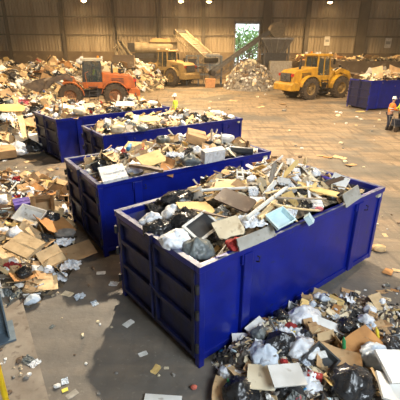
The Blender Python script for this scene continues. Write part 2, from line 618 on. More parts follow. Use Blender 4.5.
W0, HB = 2.37, 1.746
make_skip('waste_skip', 'nearest blue skip, heaped with boards and bags', (0, 4.203), .684, 4.92, W0, HB, 0)
make_skip('waste_skip', 'second blue skip, right behind the nearest one', (-2.13, 7.35), .60, 4.95, W0, HB, 1)
make_skip('waste_skip', 'third blue skip from the camera, filled with cream lumps', (-3.1, 11.9), .62, 5.9, W0 - .35, HB, 2)
make_skip('waste_skip', 'blue skip beside the orange loader, farthest of the four in line', (-5.6, 14.7), .72, 5.5, W0 + .1, HB, 3)
make_skip('waste_skip', 'far dark blue skip beyond the workers at the right edge', (12.5, 28.9), .35, 6.2, W0, 2.15, 4)


def bin_world(i, u, v, z):
    b = BINS[i]
    c, s = math.cos(b['yaw']), math.sin(b['yaw'])
    return Vector((b['A'].x + u * c - v * s, b['A'].y + u * s + v * c, z))


def bin_local(i, p):
    b = BINS[i]
    c, s = math.cos(b['yaw']), math.sin(b['yaw'])
    x, y = p[0] - b['A'].x, p[1] - b['A'].y
    return x * c + y * s, -x * s + y * c


def sst(a, b, x):
    t = min(1, max(0, (x - a) / (b - a)))
    return t * t * (3 - 2 * t)


def fill(i, u, v):
    b = BINS[i]
    L, W, h = b['L'], b['W'], b['h']
    a, c = u / L, v / W
    n = noise.noise(Vector((u * 1.3 + i * 7, v * 1.3, 0))) * .13 + noise.noise(Vector((u * 3.5, v * 3.5, i * 5))) * .05
    base = [-.32, -.24, -.22, -.18, -.1][i]
    top = [.40, .20, .14, .14, .42][i]
    l = sst(.0, [.42, .2, .2, .2, .25][i], a) * (1 - sst([.68, .74, .8, .82, .85][i], 1.0, a) * [1.05, .75, .6, .6, .5][i])
    w = math.sin(min(1, max(0, c)) * PI) ** .75
    w = .35 + .65 * w
    return h + base + (top - base - .02) * l * w + n


# ------------------------------------------------------------------ ground heaps
def lump(x, y, cx, cy, rx, ry, hh, rot=0, pw=2.0):
    c, s = math.cos(rot), math.sin(rot)
    dx, dy = x - cx, y - cy
    a, b = (dx * c + dy * s) / rx, (-dx * s + dy * c) / ry
    q = 1 - (a * a + b * b)
    return hh * (q if q < 0 else q ** .8)


def rough(x, y, k=0, amp=.25, s=1.0):
    return amp * (noise.noise(Vector((x * s, y * s, k))) + .5 * noise.noise(Vector((x * s * 2.3, y * s * 2.3, k + 3))))


def h_far(x, y):
    v = max(lump(x, y, -22, 34, 8.0, 19, 3.0), lump(x, y, -11.5, 21, 5.6, 7.0, 1.5, -.6), lump(x, y, -15, 46, 13, 7, 2.5),
            lump(x, y, -12.5, 41.5, 7.5, 4.5, 2.6), lump(x, y, -11.3, 22.5, 3, 3.2, .9, .4), lump(x, y, -14, 42, 9, 6, 2.4))
    return v + rough(x, y, 1, .4, .45) * (1 if v > -.1 else 0)


def h_near(x, y):
    v = max(lump(x, y, -5.5, 10.3, 1.9, 1.9, .62), lump(x, y, -4.3, 8.0, 1.25, 2.3, .55, .25), lump(x, y, -6.6, 9.2, 2.5, 3.2, .8, .3), lump(x, y, -3.55, 6.75, .75, 1.1, .28, .3))
    u, w = bin_local(1, (x, y))
    return (v + rough(x, y, 2, .12, 1.4)) if not (-.12 < u < 5.1 and -.1 < w < 2.5) else -.3


def h_front(x, y):
    u, w = bin_local(0, (x, y))
    w = -w          # distance in front of the long side
    v = sst(.02, .6, u + .1 * w) * sst(.02, .35, w + .1) * (.38 + .06 * math.sin(u * 2.3)) * (1 - sst(1.75, 2.3, w) * .3)
    q = 1 - sst(2.15, 2.85, u - w * .83 + .1 * noise.noise(Vector((x * 3, y * 3, 9))))
    v = v * q * (1 - .0 * w) - .05
    return v + rough(x, y, 3, .09, 2.2) if v > 0 else -.2


def h_mid(x, y):
    v = lump(x, y, at(250, 90, 44).x, 45.2, 2.9, 3.6, 2.9)
    return v + rough(x, y, 5, .2, 1)


def h_bay(x, y):
    v = bz + .1 + rough(x, y, 6, .3, .5)
    return v


def h_mach(x, y):
    v = max(lump(x, y, at(142, 80, 47).x, 47.5, 3.2, 3.0, 2.2), lump(x, y, at(128, 80, 49).x, 49.5, 3, 3, 3.0))
    return v + rough(x, y, 8, .3, .8)


def heap_mesh(name, lab, cat, x0, x1, y0, y1, step, hf, M, group=None):
    nx, ny = int((x1 - x0) / step), int((y1 - y0) / step)
    m = MB()
    hs = {}
    for j in range(ny + 1):
        for i in range(nx + 1):
            x, y = x0 + (x1 - x0) * i / nx, y0 + (y1 - y0) * j / ny
            hs[i, j] = (x, y, hf(x, y))
    idx = {}

    def vi(i, j):
        if (i, j) not in idx:
            x, y, z = hs[i, j]
            idx[i, j] = len(m.v)
            m.v.append((x, y, max(z, .004)))
        return idx[i, j]
    for j in range(ny):
        for i in range(nx):
            q = [(i, j), (i + 1, j), (i + 1, j + 1), (i, j + 1)]
            if max(hs[k][2] for k in q) > .01:
                m.f.append(tuple(vi(*k) for k in q))
                m.m.append(0)
    o = m.build(name, M)
    tag(o, lab, cat)
    o['kind'] = 'stuff'
    return o


HEAPM = mat('packed_debris', (.20, .155, .10), (.04, .03, .02), rough=.95, scale=5, bump=1.0, vary=0, c3=(.42, .34, .22), s3=13, contrast=(.4, .6))
HEAPMF = mat('packed_debris_far', (.24, .185, .11), (.05, .036, .022), rough=.95, scale=2.2, bump=1.0, vary=0, c3=(.52, .43, .28), s3=6, contrast=(.4, .6))
HEAPMG = mat('packed_grey_debris', (.30, .27, .23), (.12, .10, .08), rough=.95, scale=3, bump=1.0, vary=0, c3=(.5, .47, .4), s3=8, contrast=(.4, .6))

# ------------------------------------------------------------------ debris kinds
def jit(m, a, seed=0):
    r = random.Random(seed)
    m.v = [(x + r.uniform(-a, a), y + r.uniform(-a, a), z + r.uniform(-a, a)) for x, y, z in m.v]
    return m


def g_board(r, L=1.0, w=.11, t=.025):
    "board with splintered ends and a slight warp"
    n = 6
    bend = r.uniform(-.03, .03)
    cols = 4
    m = MB()
    e0 = [r.uniform(0, .07) for _ in range(cols + 1)]
    e1 = [r.uniform(0, .09) for _ in range(cols + 1)]
    vs = []
    for k in (0, 1):
        for i in range(n + 1):
            for j in range(cols + 1):
                s = i / n
                x = -L / 2 + e0[j] + (L - e0[j] - e1[j]) * s
                vs.append((x, (j / cols - .5) * w, (k - .5) * t + bend * math.sin(s * PI)))
    q = (n + 1) * (cols + 1)
    fs = []
    I = lambda k, i, j: k * q + i * (cols + 1) + j
    for i in range(n):
        for j in range(cols):
            fs.append((I(1, i, j), I(1, i + 1, j), I(1, i + 1, j + 1), I(1, i, j + 1)))
            fs.append((I(0, i, j), I(0, i, j + 1), I(0, i + 1, j + 1), I(0, i + 1, j)))
        for j in (0, cols):
            fs.append((I(0, i, j), I(0, i + 1, j), I(1, i + 1, j), I(1, i, j)))
    for j in range(cols):
        for i in (0, n):
            fs.append((I(0, i, j), I(0, i, j + 1), I(1, i, j + 1), I(1, i, j)))
    return m.add(vs, fs)


def g_panel(r, a=.62, b=.42, t=.022, brk=True):
    "sheet with snapped corner"
    p = [(-a / 2, -b / 2), (a / 2, -b / 2), (a / 2, b / 2), (-a / 2, b / 2)]
    if brk:
        p = [(-a / 2, -b / 2), (a * r.uniform(.1, .5), -b / 2), (a / 2, -b * r.uniform(0, .45)), (a / 2, b * .3), (a * .38, b / 2),
             (a * r.uniform(-.1, .2), b * r.uniform(.4, .5)), (-a * .3, b * .46), (-a / 2, b / 2 * r.uniform(.5, 1))]
    m = MB()
    return m.prism(p, -t / 2, t / 2, Matrix.Rotation(PI / 2, 4, 'X'))


def g_box(r, a=.42, b=.32, c=.26, flaps=True, t=.006):
    m = MB()
    m.box(-a / 2, -b / 2, -c / 2, a / 2, b / 2, -c / 2 + t)
    m.box(-a / 2, -b / 2, -c / 2, a / 2, -b / 2 + t, c / 2)
    m.box(-a / 2, b / 2 - t, -c / 2, a / 2, b / 2, c / 2)
    m.box(-a / 2, -b / 2, -c / 2, -a / 2 + t, b / 2, c / 2)
    m.box(a / 2 - t, -b / 2, -c / 2, a / 2, b / 2, c / 2)
    if flaps:
        for ang, (x, y, rz, ln, wd) in zip([r.uniform(.3, 2.4) for _ in range(4)], ((0, -b / 2, 0, b * .5, a), (0, b / 2, PI, b * .5, a),
                                                                                  (-a / 2, 0, -PI / 2, b * .5, b), (a / 2, 0, PI / 2, b * .5, b))):
            M = Matrix.Translation((x, y, c / 2)) @ Matrix.Rotation(rz, 4, 'Z') @ Matrix.Rotation(ang - PI / 2, 4, 'X')
            m.box(-wd / 2, -t, 0, wd / 2, 0, ln, M)
    return m


def g_closedbox(r, a=.46, b=.36, c=.2):
    m = MB()
    m.box(-a / 2, -b / 2, -c / 2, a / 2, b / 2, c / 2)
    m.box(-a / 2 - .002, -.03, c / 2, a / 2 + .002, .03, c / 2 + .003)
    m.box(-a / 2, b * .02, c / 2 + .001, a / 2, b / 2 + .01, c / 2 + .008, Matrix.Rotation(.03, 4, 'X'))
    return jit(m, .012, r.random())


def g_cardsheet(r, a=.75, b=.5, t=.007):
    "flattened carton with creases"
    m = MB()
    xs = [-a / 2, -a / 2 + a * r.uniform(.15, .3), a * r.uniform(.0, .15), a / 2]
    zs = [r.uniform(.0, .07), 0, r.uniform(0, .03), r.uniform(-.02, .07)]
    ys = [(-b / 2 * r.uniform(.82, 1), b / 2 * r.uniform(.82, 1)) for _ in xs]
    vs = []
    for x, z, (y0, y1) in zip(xs, zs, ys):
        vs += [(x, y0, z), (x, y1, z + r.uniform(-.02, .05)), (x, y0, z + t), (x, y1, z + t + .01)]
    fs = []
    for i in range(3):
        o = i * 4
        fs += [(o + 2, o + 6, o + 7, o + 3), (o, o + 1, o + 5, o + 4), (o, o + 4, o + 6, o + 2), (o + 1, o + 3, o + 7, o + 5)]
    fs += [(0, 2, 3, 1), (12, 13, 15, 14)]
    return m.add(vs, fs)


def ico(sub):
    bm = bmesh.new()
    bmesh.ops.create_icosphere(bm, subdivisions=sub, radius=1)
    vs = [v.co.copy() for v in bm.verts]
    fs = [tuple(v.index for v in f.verts) for f in bm.faces]
    bm.free()
    return vs, fs


def g_bag(r, s=.26, knot=True, sub=3, amp=.3):
    vs, fs = ico(sub)
    k = r.uniform(0, 90)
    out = []
    sx, sy = r.uniform(.9, 1.25), r.uniform(.8, 1.05)
    for v in vs:
        n = noise.noise(v * 1.1 + Vector((k, 0, 0))) * amp
        az = Vector((v.x, v.y, 0)).normalized() if abs(v.z) < .999 else Vector((1, 0, 0))
        top = max(0, v.z)
        fold = abs(noise.noise(Vector((v.x * 2.6, v.y * 2.6, v.z * 1.3 + k)))) * .26 + abs(noise.noise(Vector((v.x * 6, v.y * 6, v.z * 3 + k)))) * .14 \
            + abs(noise.noise(Vector((az.x * 4.5, az.y * 4.5, v.z * .8 + k)))) * .25 * top
        q = v * (1 + n - fold)
        z = q.z * .72
        if z < -.35:
            z = -.35 + (z + .35) * .3
        if knot and v.z > .8:
            t = (v.z - .8) / .2
            z += t * t * .16
            q.x *= 1 - .55 * t
            q.y *= 1 - .55 * t
        out.append((q.x * sx * s, q.y * sy * s, z * s))
    return MB().add(out, fs)


def g_film(r, a=.5, n=12):
    "crumpled sheet of film or cloth"
    k = r.uniform(0, 99)
    vs = []
    for j in range(n + 1):
        for i in range(n + 1):
            x, y = (i / n - .5), (j / n - .5)
            w = noise.noise(Vector((x * 4 + k, y * 4, 0)))
            w2 = noise.noise(Vector((x * 9 + k, y * 9, 4)))
            pinch = 1 - .35 * abs(noise.noise(Vector((math.atan2(y, x) * 1.1 + k, 3, 0))))
            vs.append((x * a * pinch + w2 * .03 * a, y * a * .8 * pinch + w * .05 * a, (abs(w) * .32 + abs(w2) * .14) * a))
    fs = [(j * (n + 1) + i, j * (n + 1) + i + 1, (j + 1) * (n + 1) + i + 1, (j + 1) * (n + 1) + i) for j in range(n) for i in range(n)]
    m = MB().add(vs, fs)
    o = len(m.v)
    m.add([(x, y, z - .006) for x, y, z in vs], [tuple(reversed(f)) for f in fs])
    ed = [(i, i + 1) for i in range(n)] + [((n) * (n + 1) + i, n * (n + 1) + i + 1) for i in range(n)] + \
         [(j * (n + 1), (j + 1) * (n + 1)) for j in range(n)] + [(j * (n + 1) + n, (j + 1) * (n + 1) + n) for j in range(n)]
    for a_, b_ in ed:
        m.f.append((a_, b_, b_ + o, a_ + o))
        m.m.append(0)
    return m


def g_chunk(r, s=.13, sub=2, flat=.7, amp=.5):
    vs, fs = ico(sub)
    k = r.uniform(0, 99)
    sx, sy = r.uniform(.9, 1.6), r.uniform(.7, 1.1)
    out = []
    for v in vs:
        q = v * (1 + noise.noise(v * 1.3 + Vector((k, 0, 0))) * amp)
        m_ = max(abs(q.x), abs(q.y), abs(q.z))
        q = q * (.55 + .45 / max(.4, m_) * .9)
        out.append((q.x * sx * s, q.y * sy * s, q.z * flat * s))
    return MB().add(out, fs)


def g_paper(r, s=.09):
    return g_bag(r, s, knot=False, sub=2, amp=.6)


def g_tray(r, a=.5, b=.36, c=.1, t=.012):
    m = MB()
    k = .88
    for (x, y, sx, sy) in ((0, 0, 1, 1),):
        m.box(-a / 2 * k, -b / 2 * k, -c / 2, a / 2 * k, b / 2 * k, -c / 2 + t)
    for s in (-1, 1):
        m.prism([(s * a / 2 * k, -c / 2), (s * a / 2, c / 2), (s * (a / 2 - t), c / 2), (s * (a / 2 * k - t), -c / 2)], -b / 2 * .94, b / 2 * .94)
        m.prism([(s * b / 2 * k, -c / 2), (s * b / 2, c / 2), (s * (b / 2 - t), c / 2), (s * (b / 2 * k - t), -c / 2)], -a / 2 * .94, a / 2 * .94,
                Matrix.Rotation(PI / 2, 4, 'Z'))
    m.box(-a / 2 - .015, -b / 2 - .015, c / 2 - .01, a / 2 + .015, -b / 2 + .008, c / 2 + .004)
    m.box(-a / 2 - .015, b / 2 - .008, c / 2 - .01, a / 2 + .015, b / 2 + .015, c / 2 + .004)
    m.box(-a / 2 - .015, -b / 2, c / 2 - .01, -a / 2 + .008, b / 2, c / 2 + .004)
    m.box(a / 2 - .008, -b / 2, c / 2 - .01, a / 2 + .015, b / 2, c / 2 + .004)
    return m


def g_pipe(r, L=1.1, rad_=.03):
    m = MB()
    b = r.uniform(-.05, .05)
    pts = [(-L / 2 + L * i / 6, b * math.sin(i / 6 * PI), 0) for i in range(7)]
    m.tube(pts, rad_, 10, caps=False)
    m.tube(pts, rad_ * .82, 10, caps=False)
    m.tube([pts[0], (pts[0][0] + .06, pts[0][1], 0)], rad_ * 1.2, 10)
    return m


def g_bottle(r, s=1.0):
    m = MB()
    m.lathe([(0, 0), (.035 * s, 0), (.037 * s, .01 * s), (.034 * s, .07 * s), (.037 * s, .14 * s), (.03 * s, .18 * s), (.013 * s, .21 * s), (.013 * s, .235 * s), (0, .235 * s)], 12)
    return m


def g_frame(r, a=.6, b=.5, w=.05, t=.03):
    m = MB()
    m.box(-a / 2, -b / 2, -t / 2, a / 2, -b / 2 + w, t / 2)
    m.box(-a / 2, b / 2 - w, -t / 2, a / 2, b / 2, t / 2)
    m.box(-a / 2, -b / 2 + w, -t / 2, -a / 2 + w, b / 2 - w, t / 2)
    m.box(a / 2 - w, -b / 2 + w, -t / 2, a / 2, b / 2 - w, t / 2)
    return m


# kind: (generator, default scale range, name, category, noun, plural, [(material, adjective, weight)])
KINDS = {
    'board': (g_board, 'wooden_board', 'board', 'splintered board', 'splintered boards', [(WOOD, 'pale', 4), (WOODY, 'yellow', 2), (WOODG, 'grey', 2), (WOODD, 'dark', 1.3), (BOARDW, 'white painted', 1.5)]),
    'panel': (g_panel, 'panel_board', 'panel', 'broken panel', 'broken panels', [(BOARDC, 'cream', 3), (BOARDW, 'white', 2), (WOODY, 'yellow', 1.5), (BOARDG, 'grey', 1.5), (BROWNTOP, 'brown', .7)]),
    'card': (g_cardsheet, 'cardboard_sheet', 'cardboard', 'flattened carton', 'flattened cartons', [(CARD, 'brown', 2), (CARDL, 'light brown', 3), (CARDO, 'orange brown', .7)]),
    'box': (g_box, 'cardboard_box', 'box', 'open cardboard box', 'open cardboard boxes', [(CARD, 'brown', 2), (CARDL, 'light brown', 2)]),
    'carton': (g_closedbox, 'carton', 'box', 'closed carton', 'closed cartons', [(CARDL, 'light brown', 2), (WFOAM, 'white', 1), (CARD, 'brown', 1)]),
    'foam': (g_chunk, 'foam_chunk', 'foam', 'foam lump', 'foam lumps', [(CREAM, 'cream', 4), (WFOAM, 'white', 2)]),
    'rubble': (g_chunk, 'rubble_lump', 'rubble', 'rubble lump', 'rubble lumps', [(RUB, 'grey', 2), (RUBB, 'earthy brown', 2)]),
    'bbag': (g_bag, 'rubbish_bag', 'bag', 'plastic rubbish bag', 'plastic rubbish bags', [(BBAG, 'black', 4), (GBAG, 'dark grey', 1)]),
    'wbag': (g_bag, 'carrier_bag', 'bag', 'stuffed carrier bag', 'stuffed carrier bags', [(WBAG, 'white', 3), (BLBAG, 'pale blue', 1)]),
    'film': (g_film, 'plastic_film', 'plastic', 'crumpled plastic film', 'crumpled sheets of plastic film', [(WBAG, 'white', 2), (BLBAG, 'pale blue', 1.2), (GBAG, 'grey', 1)]),
    'rag': (g_film, 'cloth_rag', 'cloth', 'crumpled cloth', 'crumpled cloths', [(DARKR, 'dark', 4), (PAPERC, 'tan', 2), (REDC, 'red', .5), (BLUEC, 'blue', .5), (PINKC, 'pink', .35)]),
    'paper': (g_paper, 'crumpled_paper', 'paper', 'crumpled paper', 'crumpled papers', [(PAPER, 'white', 2), (PAPERC, 'stained', 2)]),
    'tray': (g_tray, 'plastic_tray', 'tray', 'plastic tray', 'plastic trays', [(DARKP, 'dark grey', 2), (WFOAM, 'white', 1), (CYANP, 'pale blue', .5)]),
    'pipe': (g_pipe, 'plastic_pipe', 'pipe', 'length of pipe', 'lengths of pipe', [(BOARDW, 'white', 2), (DARKP, 'dark', 1), (GREYSTEEL, 'grey', 1)]),
    'bottle': (g_bottle, 'plastic_bottle', 'bottle', 'small bottle', 'small bottles', [(CYANP, 'pale', 2), (GREENC, 'green', .6), (BLPL, 'blue', .6), (YELP, 'yellow', .5)]),
}
CACHE = {}


def kmesh(kind, M, v):
    key = (kind, M.name, v)
    if key not in CACHE:
        g = KINDS[kind][0]
        r = random.Random(hash(kind) % 1 + v * 17 + len(kind) * 5)
        CACHE[key] = g(r).mesh(KINDS[kind][1], M, smooth=kind in ('bottle', 'pipe', 'wbag', 'bbag'))
    return CACHE[key]


LAND = {}      # container -> [(pos, short phrase)]


def hero(name, label, cat, mb, M, pos, rot=(0, 0, 0), cont=None, short=None, smooth=False, parts=(), scale=1, bevel=0):
    o = mb.build(name, M, smooth=smooth, bevel=bevel)
    o.location = pos
    o.rotation_euler = rot
    o.scale = (scale,) * 3
    tag(o, label, cat)
    if cont and short:
        LAND.setdefault(cont, []).append((Vector(pos), short))
    for pn, pmb, pm in parts:
        pmb.build(pn, pm, o)
    return o


RR = random.Random(5)


def drop(px, py, z):
    return U(px, py, z)


def put(kind, M, px, py, z, label, cont=None, short=None, scale=1.0, rot=(0, 0, 0), gen=None, name=None, parts=()):
    K = KINDS[kind]
    mb = gen if gen else (g_bag(random.Random(px * 7 + py), sub=4) if kind in ('wbag', 'bbag') else K[0](random.Random(px * 7 + py)))
    return hero(name or K[1], label, K[2], mb, M, U(px, py, z), tuple(rad(a) for a in rot), cont, short,
                smooth=kind in ('bottle', 'pipe', 'wbag', 'bbag'), parts=parts, scale=scale)


def put0(kind, M, px, py, z, label, cont=None, short=None, scale=1.0, rot=(0, 0, 0), **k):
    return put(kind, M, px, py, z - .02, label, cont, short, scale * (.7 if kind in ('panel', 'tray') else .84 if kind not in ('bbag', 'wbag') else 1.05), rot, **k)


# ------------------------------------------------------------------ pieces one can single out
Z = HB
rh = random.Random(3)
# --- nearest skip
S = 's0'
put0('wbag', WBAG, 175, 240, Z + .08, 'round white tied bag against the near rim of the nearest skip', S, 'round white bag', .85, (0, 0, 30))
put0('wbag', WBAG, 152, 221, Z + .04, 'small white bag beside black bags at the left end of the nearest skip', S, 'small white bag', .7)
put0('wbag', WBAG, 173, 213, Z + .1, 'white bag between two black bags in the nearest skip', S, 'middle white bag', .75, (0, 0, 80))
put0('bbag', BBAG, 159, 229, Z + .02, 'shiny black bag in the left near corner of the nearest skip', S, 'corner black bag', .85)
put0('bbag', BBAG, 184, 220, Z + .12, 'biggest black bag in the nearest skip, left of the dark screen', S, 'big black bag', 1.05, (0, 0, 120))
put0('bbag', BBAG, 178, 200, Z + .14, 'black bag on the far rim of the nearest skip', S, 'far black bag', .95, (0, 0, 200))
put0('bbag', GBAG, 197, 250, Z + .0, 'dark grey green bag behind the near rim of the nearest skip', S, 'grey green bag', .92, (0, 0, 40))
put0('film', DARKR, 163, 209, Z - .05, 'dark brown cloth along the far rim at the left of the nearest skip', S, 'brown cloth', 1.3, (10, 0, 30))
g = g_frame(rh, .72, .52, .055, .045)
put0('panel', BOARDW, 202, 226, Z + .2, 'flat screen with white frame and dark pane tilted in the nearest skip', S, 'dark screen', 1.0, (28, -12, 48), gen=g, name='framed_screen',
    parts=(('dark_pane', MB().box(-.305, -.205, -.012, .305, .205, .006), DARKP),))
put0('panel', WOODY, 196, 208, Z + .2, 'bright yellow board lying flat behind the dark screen', S, 'yellow board', 1.35, (8, 6, 20))
put0('panel', BROWNTOP, 235, 200, Z + .46, 'brown rounded table top lying on the nearest skip load', S, 'brown table top', 1.0, (14, 10, -32),
    gen=MB().prism([(-.42, -.2), (-.38, -.25), (.38, -.25), (.43, -.2), (.43, .2), (.38, .25), (-.38, .25), (-.42, .2)], -.02, .02, Matrix.Rotation(PI / 2, 4, 'X')), name='table_top')
put0('board', WOODY, 240, 183, Z + .42, 'long yellow plank lying across the far side of the nearest skip', S, 'long yellow plank', 1.0, (0, -4, 26), gen=g_board(rh, 1.35, .2, .025))
put0('board', WOOD, 222, 184, Z + .35, 'pale wide board with a pointed end at the far rim of the nearest skip', S, 'pointed pale board', 1.0, (8, -6, 8), gen=g_board(rh, .8, .26, .02))
put0('pipe', BOARDW, 229, 189, Z + .46, 'white rounded strip lying across the load behind the brown table top', S, 'white strip', 1.0, (0, 2, 14), gen=g_pipe(rh, 1.2, .028))
put0('pipe', BOARDW, 268, 202, Z + .46, 'long white pipe pointing to the back right in the nearest skip', S, 'long white pipe', 1.0, (0, -5, 52), gen=g_pipe(rh, 1.5, .038))
put0('board', WOOD, 268, 209, Z + .38, 'pale round pole lying in front of the long white pipe', S, 'pale pole', 1.0, (0, -3, 60), gen=g_board(rh, .9, .09, .05))
put0('panel', BOARDC, 229, 228, Z + .3, 'stained cream panel right of the dark screen', S, 'cream panel', 1.1, (26, -10, 20), gen=g_panel(rh, .52, .44, .02))
put0('panel', BOARDG, 257, 237, Z + .16, 'long grey board standing on edge against the near rim of the nearest skip', S, 'long grey board', 1.0, (68, 0, 39), gen=g_board(rh, 1.15, .26, .03))
put0('tray', CYANP, 280, 219, Z + .34, 'pale blue tray tilted towards the near rim of the nearest skip', S, 'pale blue tray', 1.0, (24, -8, 35), gen=g_tray(rh, .5, .4, .12))
put0('rag', REDC, 236, 244, Z + .08, 'dark red cloth bundle at the near rim of the nearest skip', S, 'red bundle', .6, (0, 0, 30), gen=g_bag(rh, .28, False))
put0('film', WBAG, 252, 222, Z + .3, 'crumpled white plastic film left of the pale blue tray', S, 'white film', .9, (12, 0, 20))
put0('panel', BOARDW, 271, 178, Z + .38, 'square white panel at the far rim of the nearest skip', S, 'square white panel', .9, (16, -6, 35), gen=g_panel(rh, .5, .42, .02, False))
put0('panel', BROWNTOP, 262, 169, Z + .3, 'dull brown cushion standing at the far rim of the nearest skip', S, 'brown cushion', 1.0, (60, 0, 20), gen=g_closedbox(rh, .4, .3, .1), name='seat_cushion')
m = MB()
m.bar((-.09, 0, -.2), (-.12, 0, .16), .035).bar((.09, 0, -.2), (.02, .02, .2), .035).bar((-.1, 0, -.05), (.06, 0, -.05), .03)
put0('panel', WFOAM, 241, 175, Z + .5, 'white metal chair legs sticking up at the far rim of the nearest skip', S, 'white chair legs', 1.0, (0, 0, 10), gen=m, name='chair_legs')
put0('board', WOODY, 317, 189, Z + .32, 'orange yellow plank sloping to the right in the nearest skip', S, 'orange plank', 1.0, (12, 10, -18), gen=g_board(rh, .95, .2, .025))
put0('panel', BOARDW, 339, 182, Z + .25, 'white panel standing tilted at the right end of the nearest skip', S, 'tilted white panel', 1.0, (62, 18, -30), gen=g_panel(rh, .46, .4, .025, False))
put0('panel', BOARDG, 352, 196, Z + .14, 'grey beige board leaning out over the right near rim of the nearest skip', S, 'leaning grey board', 1.0, (66, -4, 44), gen=g_panel(rh, .85, .36, .025, False))
put0('bottle', PURPLE, 331, 180, Z + .3, 'purple blue jug beside the tilted white panel', S, 'purple jug', 1.0, (25, -60, 30), gen=g_bottle(rh, 1.25))
put0('panel', BOARDG, 313, 172, Z + .28, 'long grey beige board along the far rim, right half of the nearest skip', S, 'far grey board', 1.0, (6, 2, 20), gen=g_board(rh, .9, .2, .03))
put0('carton', WFOAM, 315, 204, Z + .16, 'pale grey carton standing tilted in the right half of the nearest skip', S, 'pale grey carton', .62, (30, 14, 20))
put0('carton', CYANP, 309, 219, Z + .12, 'small pale blue carton by the near rim, right of the blue tray', S, 'small blue carton', .5, (50, 6, 70))
put0('rag', PINKC, 319, 209, Z + .16, 'small pink cloth between two pale cartons in the nearest skip', S, 'pink cloth', .35, gen=g_bag(rh, .22, False))
put0('rag', PINKC, 303, 180, Z + .3, 'faded pink cloth at the far side, right half of the nearest skip', S, 'faded pink cloth', .5, gen=g_bag(rh, .22, False))
for k, (px, py, L, a, lab) in enumerate(((290, 190, 1.3, 30, 'thin pale lath behind the white pipe end'), (300, 198, 1.2, 6, 'thin pale lath crossing left of the orange plank'),
                                      (288, 184, 1.1, 50, 'thin pale lath by the square white panel'), (296, 207, .9, -12, 'thin dark lath left of the pale grey carton'),
                                      (250, 196, 1.0, 20, 'thin pale lath on the brown table top edge'), (214, 214, .9, -20, 'thin pale lath behind the cream panel'))):
    put0('board', (WOOD, WOODG, WOODD)[k % 3], px, py, Z + .42 - .05 * (k % 3), lab + ' in the nearest skip', S, None, 1.0, (0, 4, a), gen=g_board(rh, L, .06, .022))

# --- second skip
S = 's1'
put('carton', WFOAM, 113, 174, Z + .12, 'large white square cushion at the left near rim of the second skip', S, 'white cushion', .86, (24, -6, 24), gen=g_closedbox(rh, .62, .5, .1), name='square_cushion')
put('bbag', BBAG, 101, 167, Z + .02, 'black bag in the left end of the second skip', S, 'left black bag', .85)
put('card', CARDL, 116, 157, Z + .2, 'orange tinted open carton behind the white cushion', S, 'orange carton', .9, (20, 8, 60))
put('panel', WOODY, 137, 146, Z + .3, 'long yellow board at the far rim of the second skip', S, 'long yellow board', 1.0, (14, 0, -12))
put('panel', WOODY, 152, 159, Z + .35, 'yellow framed board tilted in the middle of the second skip', S, 'tilted yellow board', .95, (26, -8, 40))
put('board', WOODD, 147, 168, Z + .25, 'dark beam lying in front of the tilted yellow board', S, 'dark beam', 1.0, (0, 0, -28), gen=g_board(rh, .9, .12, .06))
put('bbag', GBAG, 190, 161, Z + .2, 'dark grey bag left of the white box in the second skip', S, 'dark grey bag', .85)
put('carton', WFOAM, 213, 155, Z + .18, 'long white box standing at the near rim of the second skip', S, 'long white box', .85, (8, 0, 34), gen=g_closedbox(rh, .72, .22, .34))
put('carton', CARD, 196, 137, Z + .4, 'brown cardboard box on top of the second skip load', S, 'brown box', 1.1, (14, 16, 10))
put('pipe', DARKP, 240, 150, Z + .1, 'thick grey tube at the right end of the second skip', S, 'thick grey tube', 1.0, (0, 0, -20), gen=g_pipe(rh, .7, .1))
put('bbag', GBAG, 163, 140, Z + .35, 'grey bag on top near the far rim of the second skip', S, 'grey top bag', .65)
put('foam', WFOAM, 226, 138, Z + .3, 'white foam block near the right end of the second skip', S, 'white foam block', 1.3)
put('wbag', WBAG, 134, 168, Z + .1, 'white bag right of the white cushion in the second skip', S, 'white bag', .9)
put('film', WBAG, 175, 156, Z + .4, 'white crumpled film in the middle of the second skip', S, 'white film', .8)
put('bottle', BLPL, 128, 149, Z + .35, 'pale purple tub behind the orange carton of the second skip', S, None, 1.0, (10, 20, 0), gen=g_bottle(rh, 1.5))
# --- third and fourth skip
S = 's2'
put('panel', WOODY, 150, 119, Z + .3, 'yellow board lying across the middle of the third skip', S, 'yellow board', 1.1, (14, 0, 20))
put('foam', CREAM, 118, 129, Z + .15, 'largest cream foam lump at the left of the third skip', S, 'cream lump', 1.5)
put('bbag', GBAG, 143, 128, Z + .15, 'dark bag by the near rim of the third skip', S, 'dark bag', .8)
put('film', WBAG, 176, 118, Z + .35, 'white film heap in the middle of the third skip', S, 'white film', 1.0)
put('foam', WFOAM, 216, 113, Z + .2, 'white foam lump at the right end of the third skip', S, 'white foam', 1.3)
put('panel', WOODD, 196, 113, Z + .25, 'dark panel behind the white foam in the third skip', S, 'dark panel', 1.0, (20, 0, 0))
S = 's3'
put('foam', CREAM, 80, 111, Z + .2, 'biggest cream lump in the middle of the fourth skip', S, 'cream lump', 1.9)
put('panel', BOARDC, 125, 104, Z + .3, 'wide cream board at the right of the fourth skip', S, 'cream board', 1.3, (14, 0, 10))
put('foam', WFOAM, 152, 103, Z + .15, 'white foam lump at the right end of the fourth skip', S, 'white foam', 1.3)
put('bbag', BBAG, 67, 115, Z + .0, 'black bag near the left end of the fourth skip', S, 'black bag', .9)

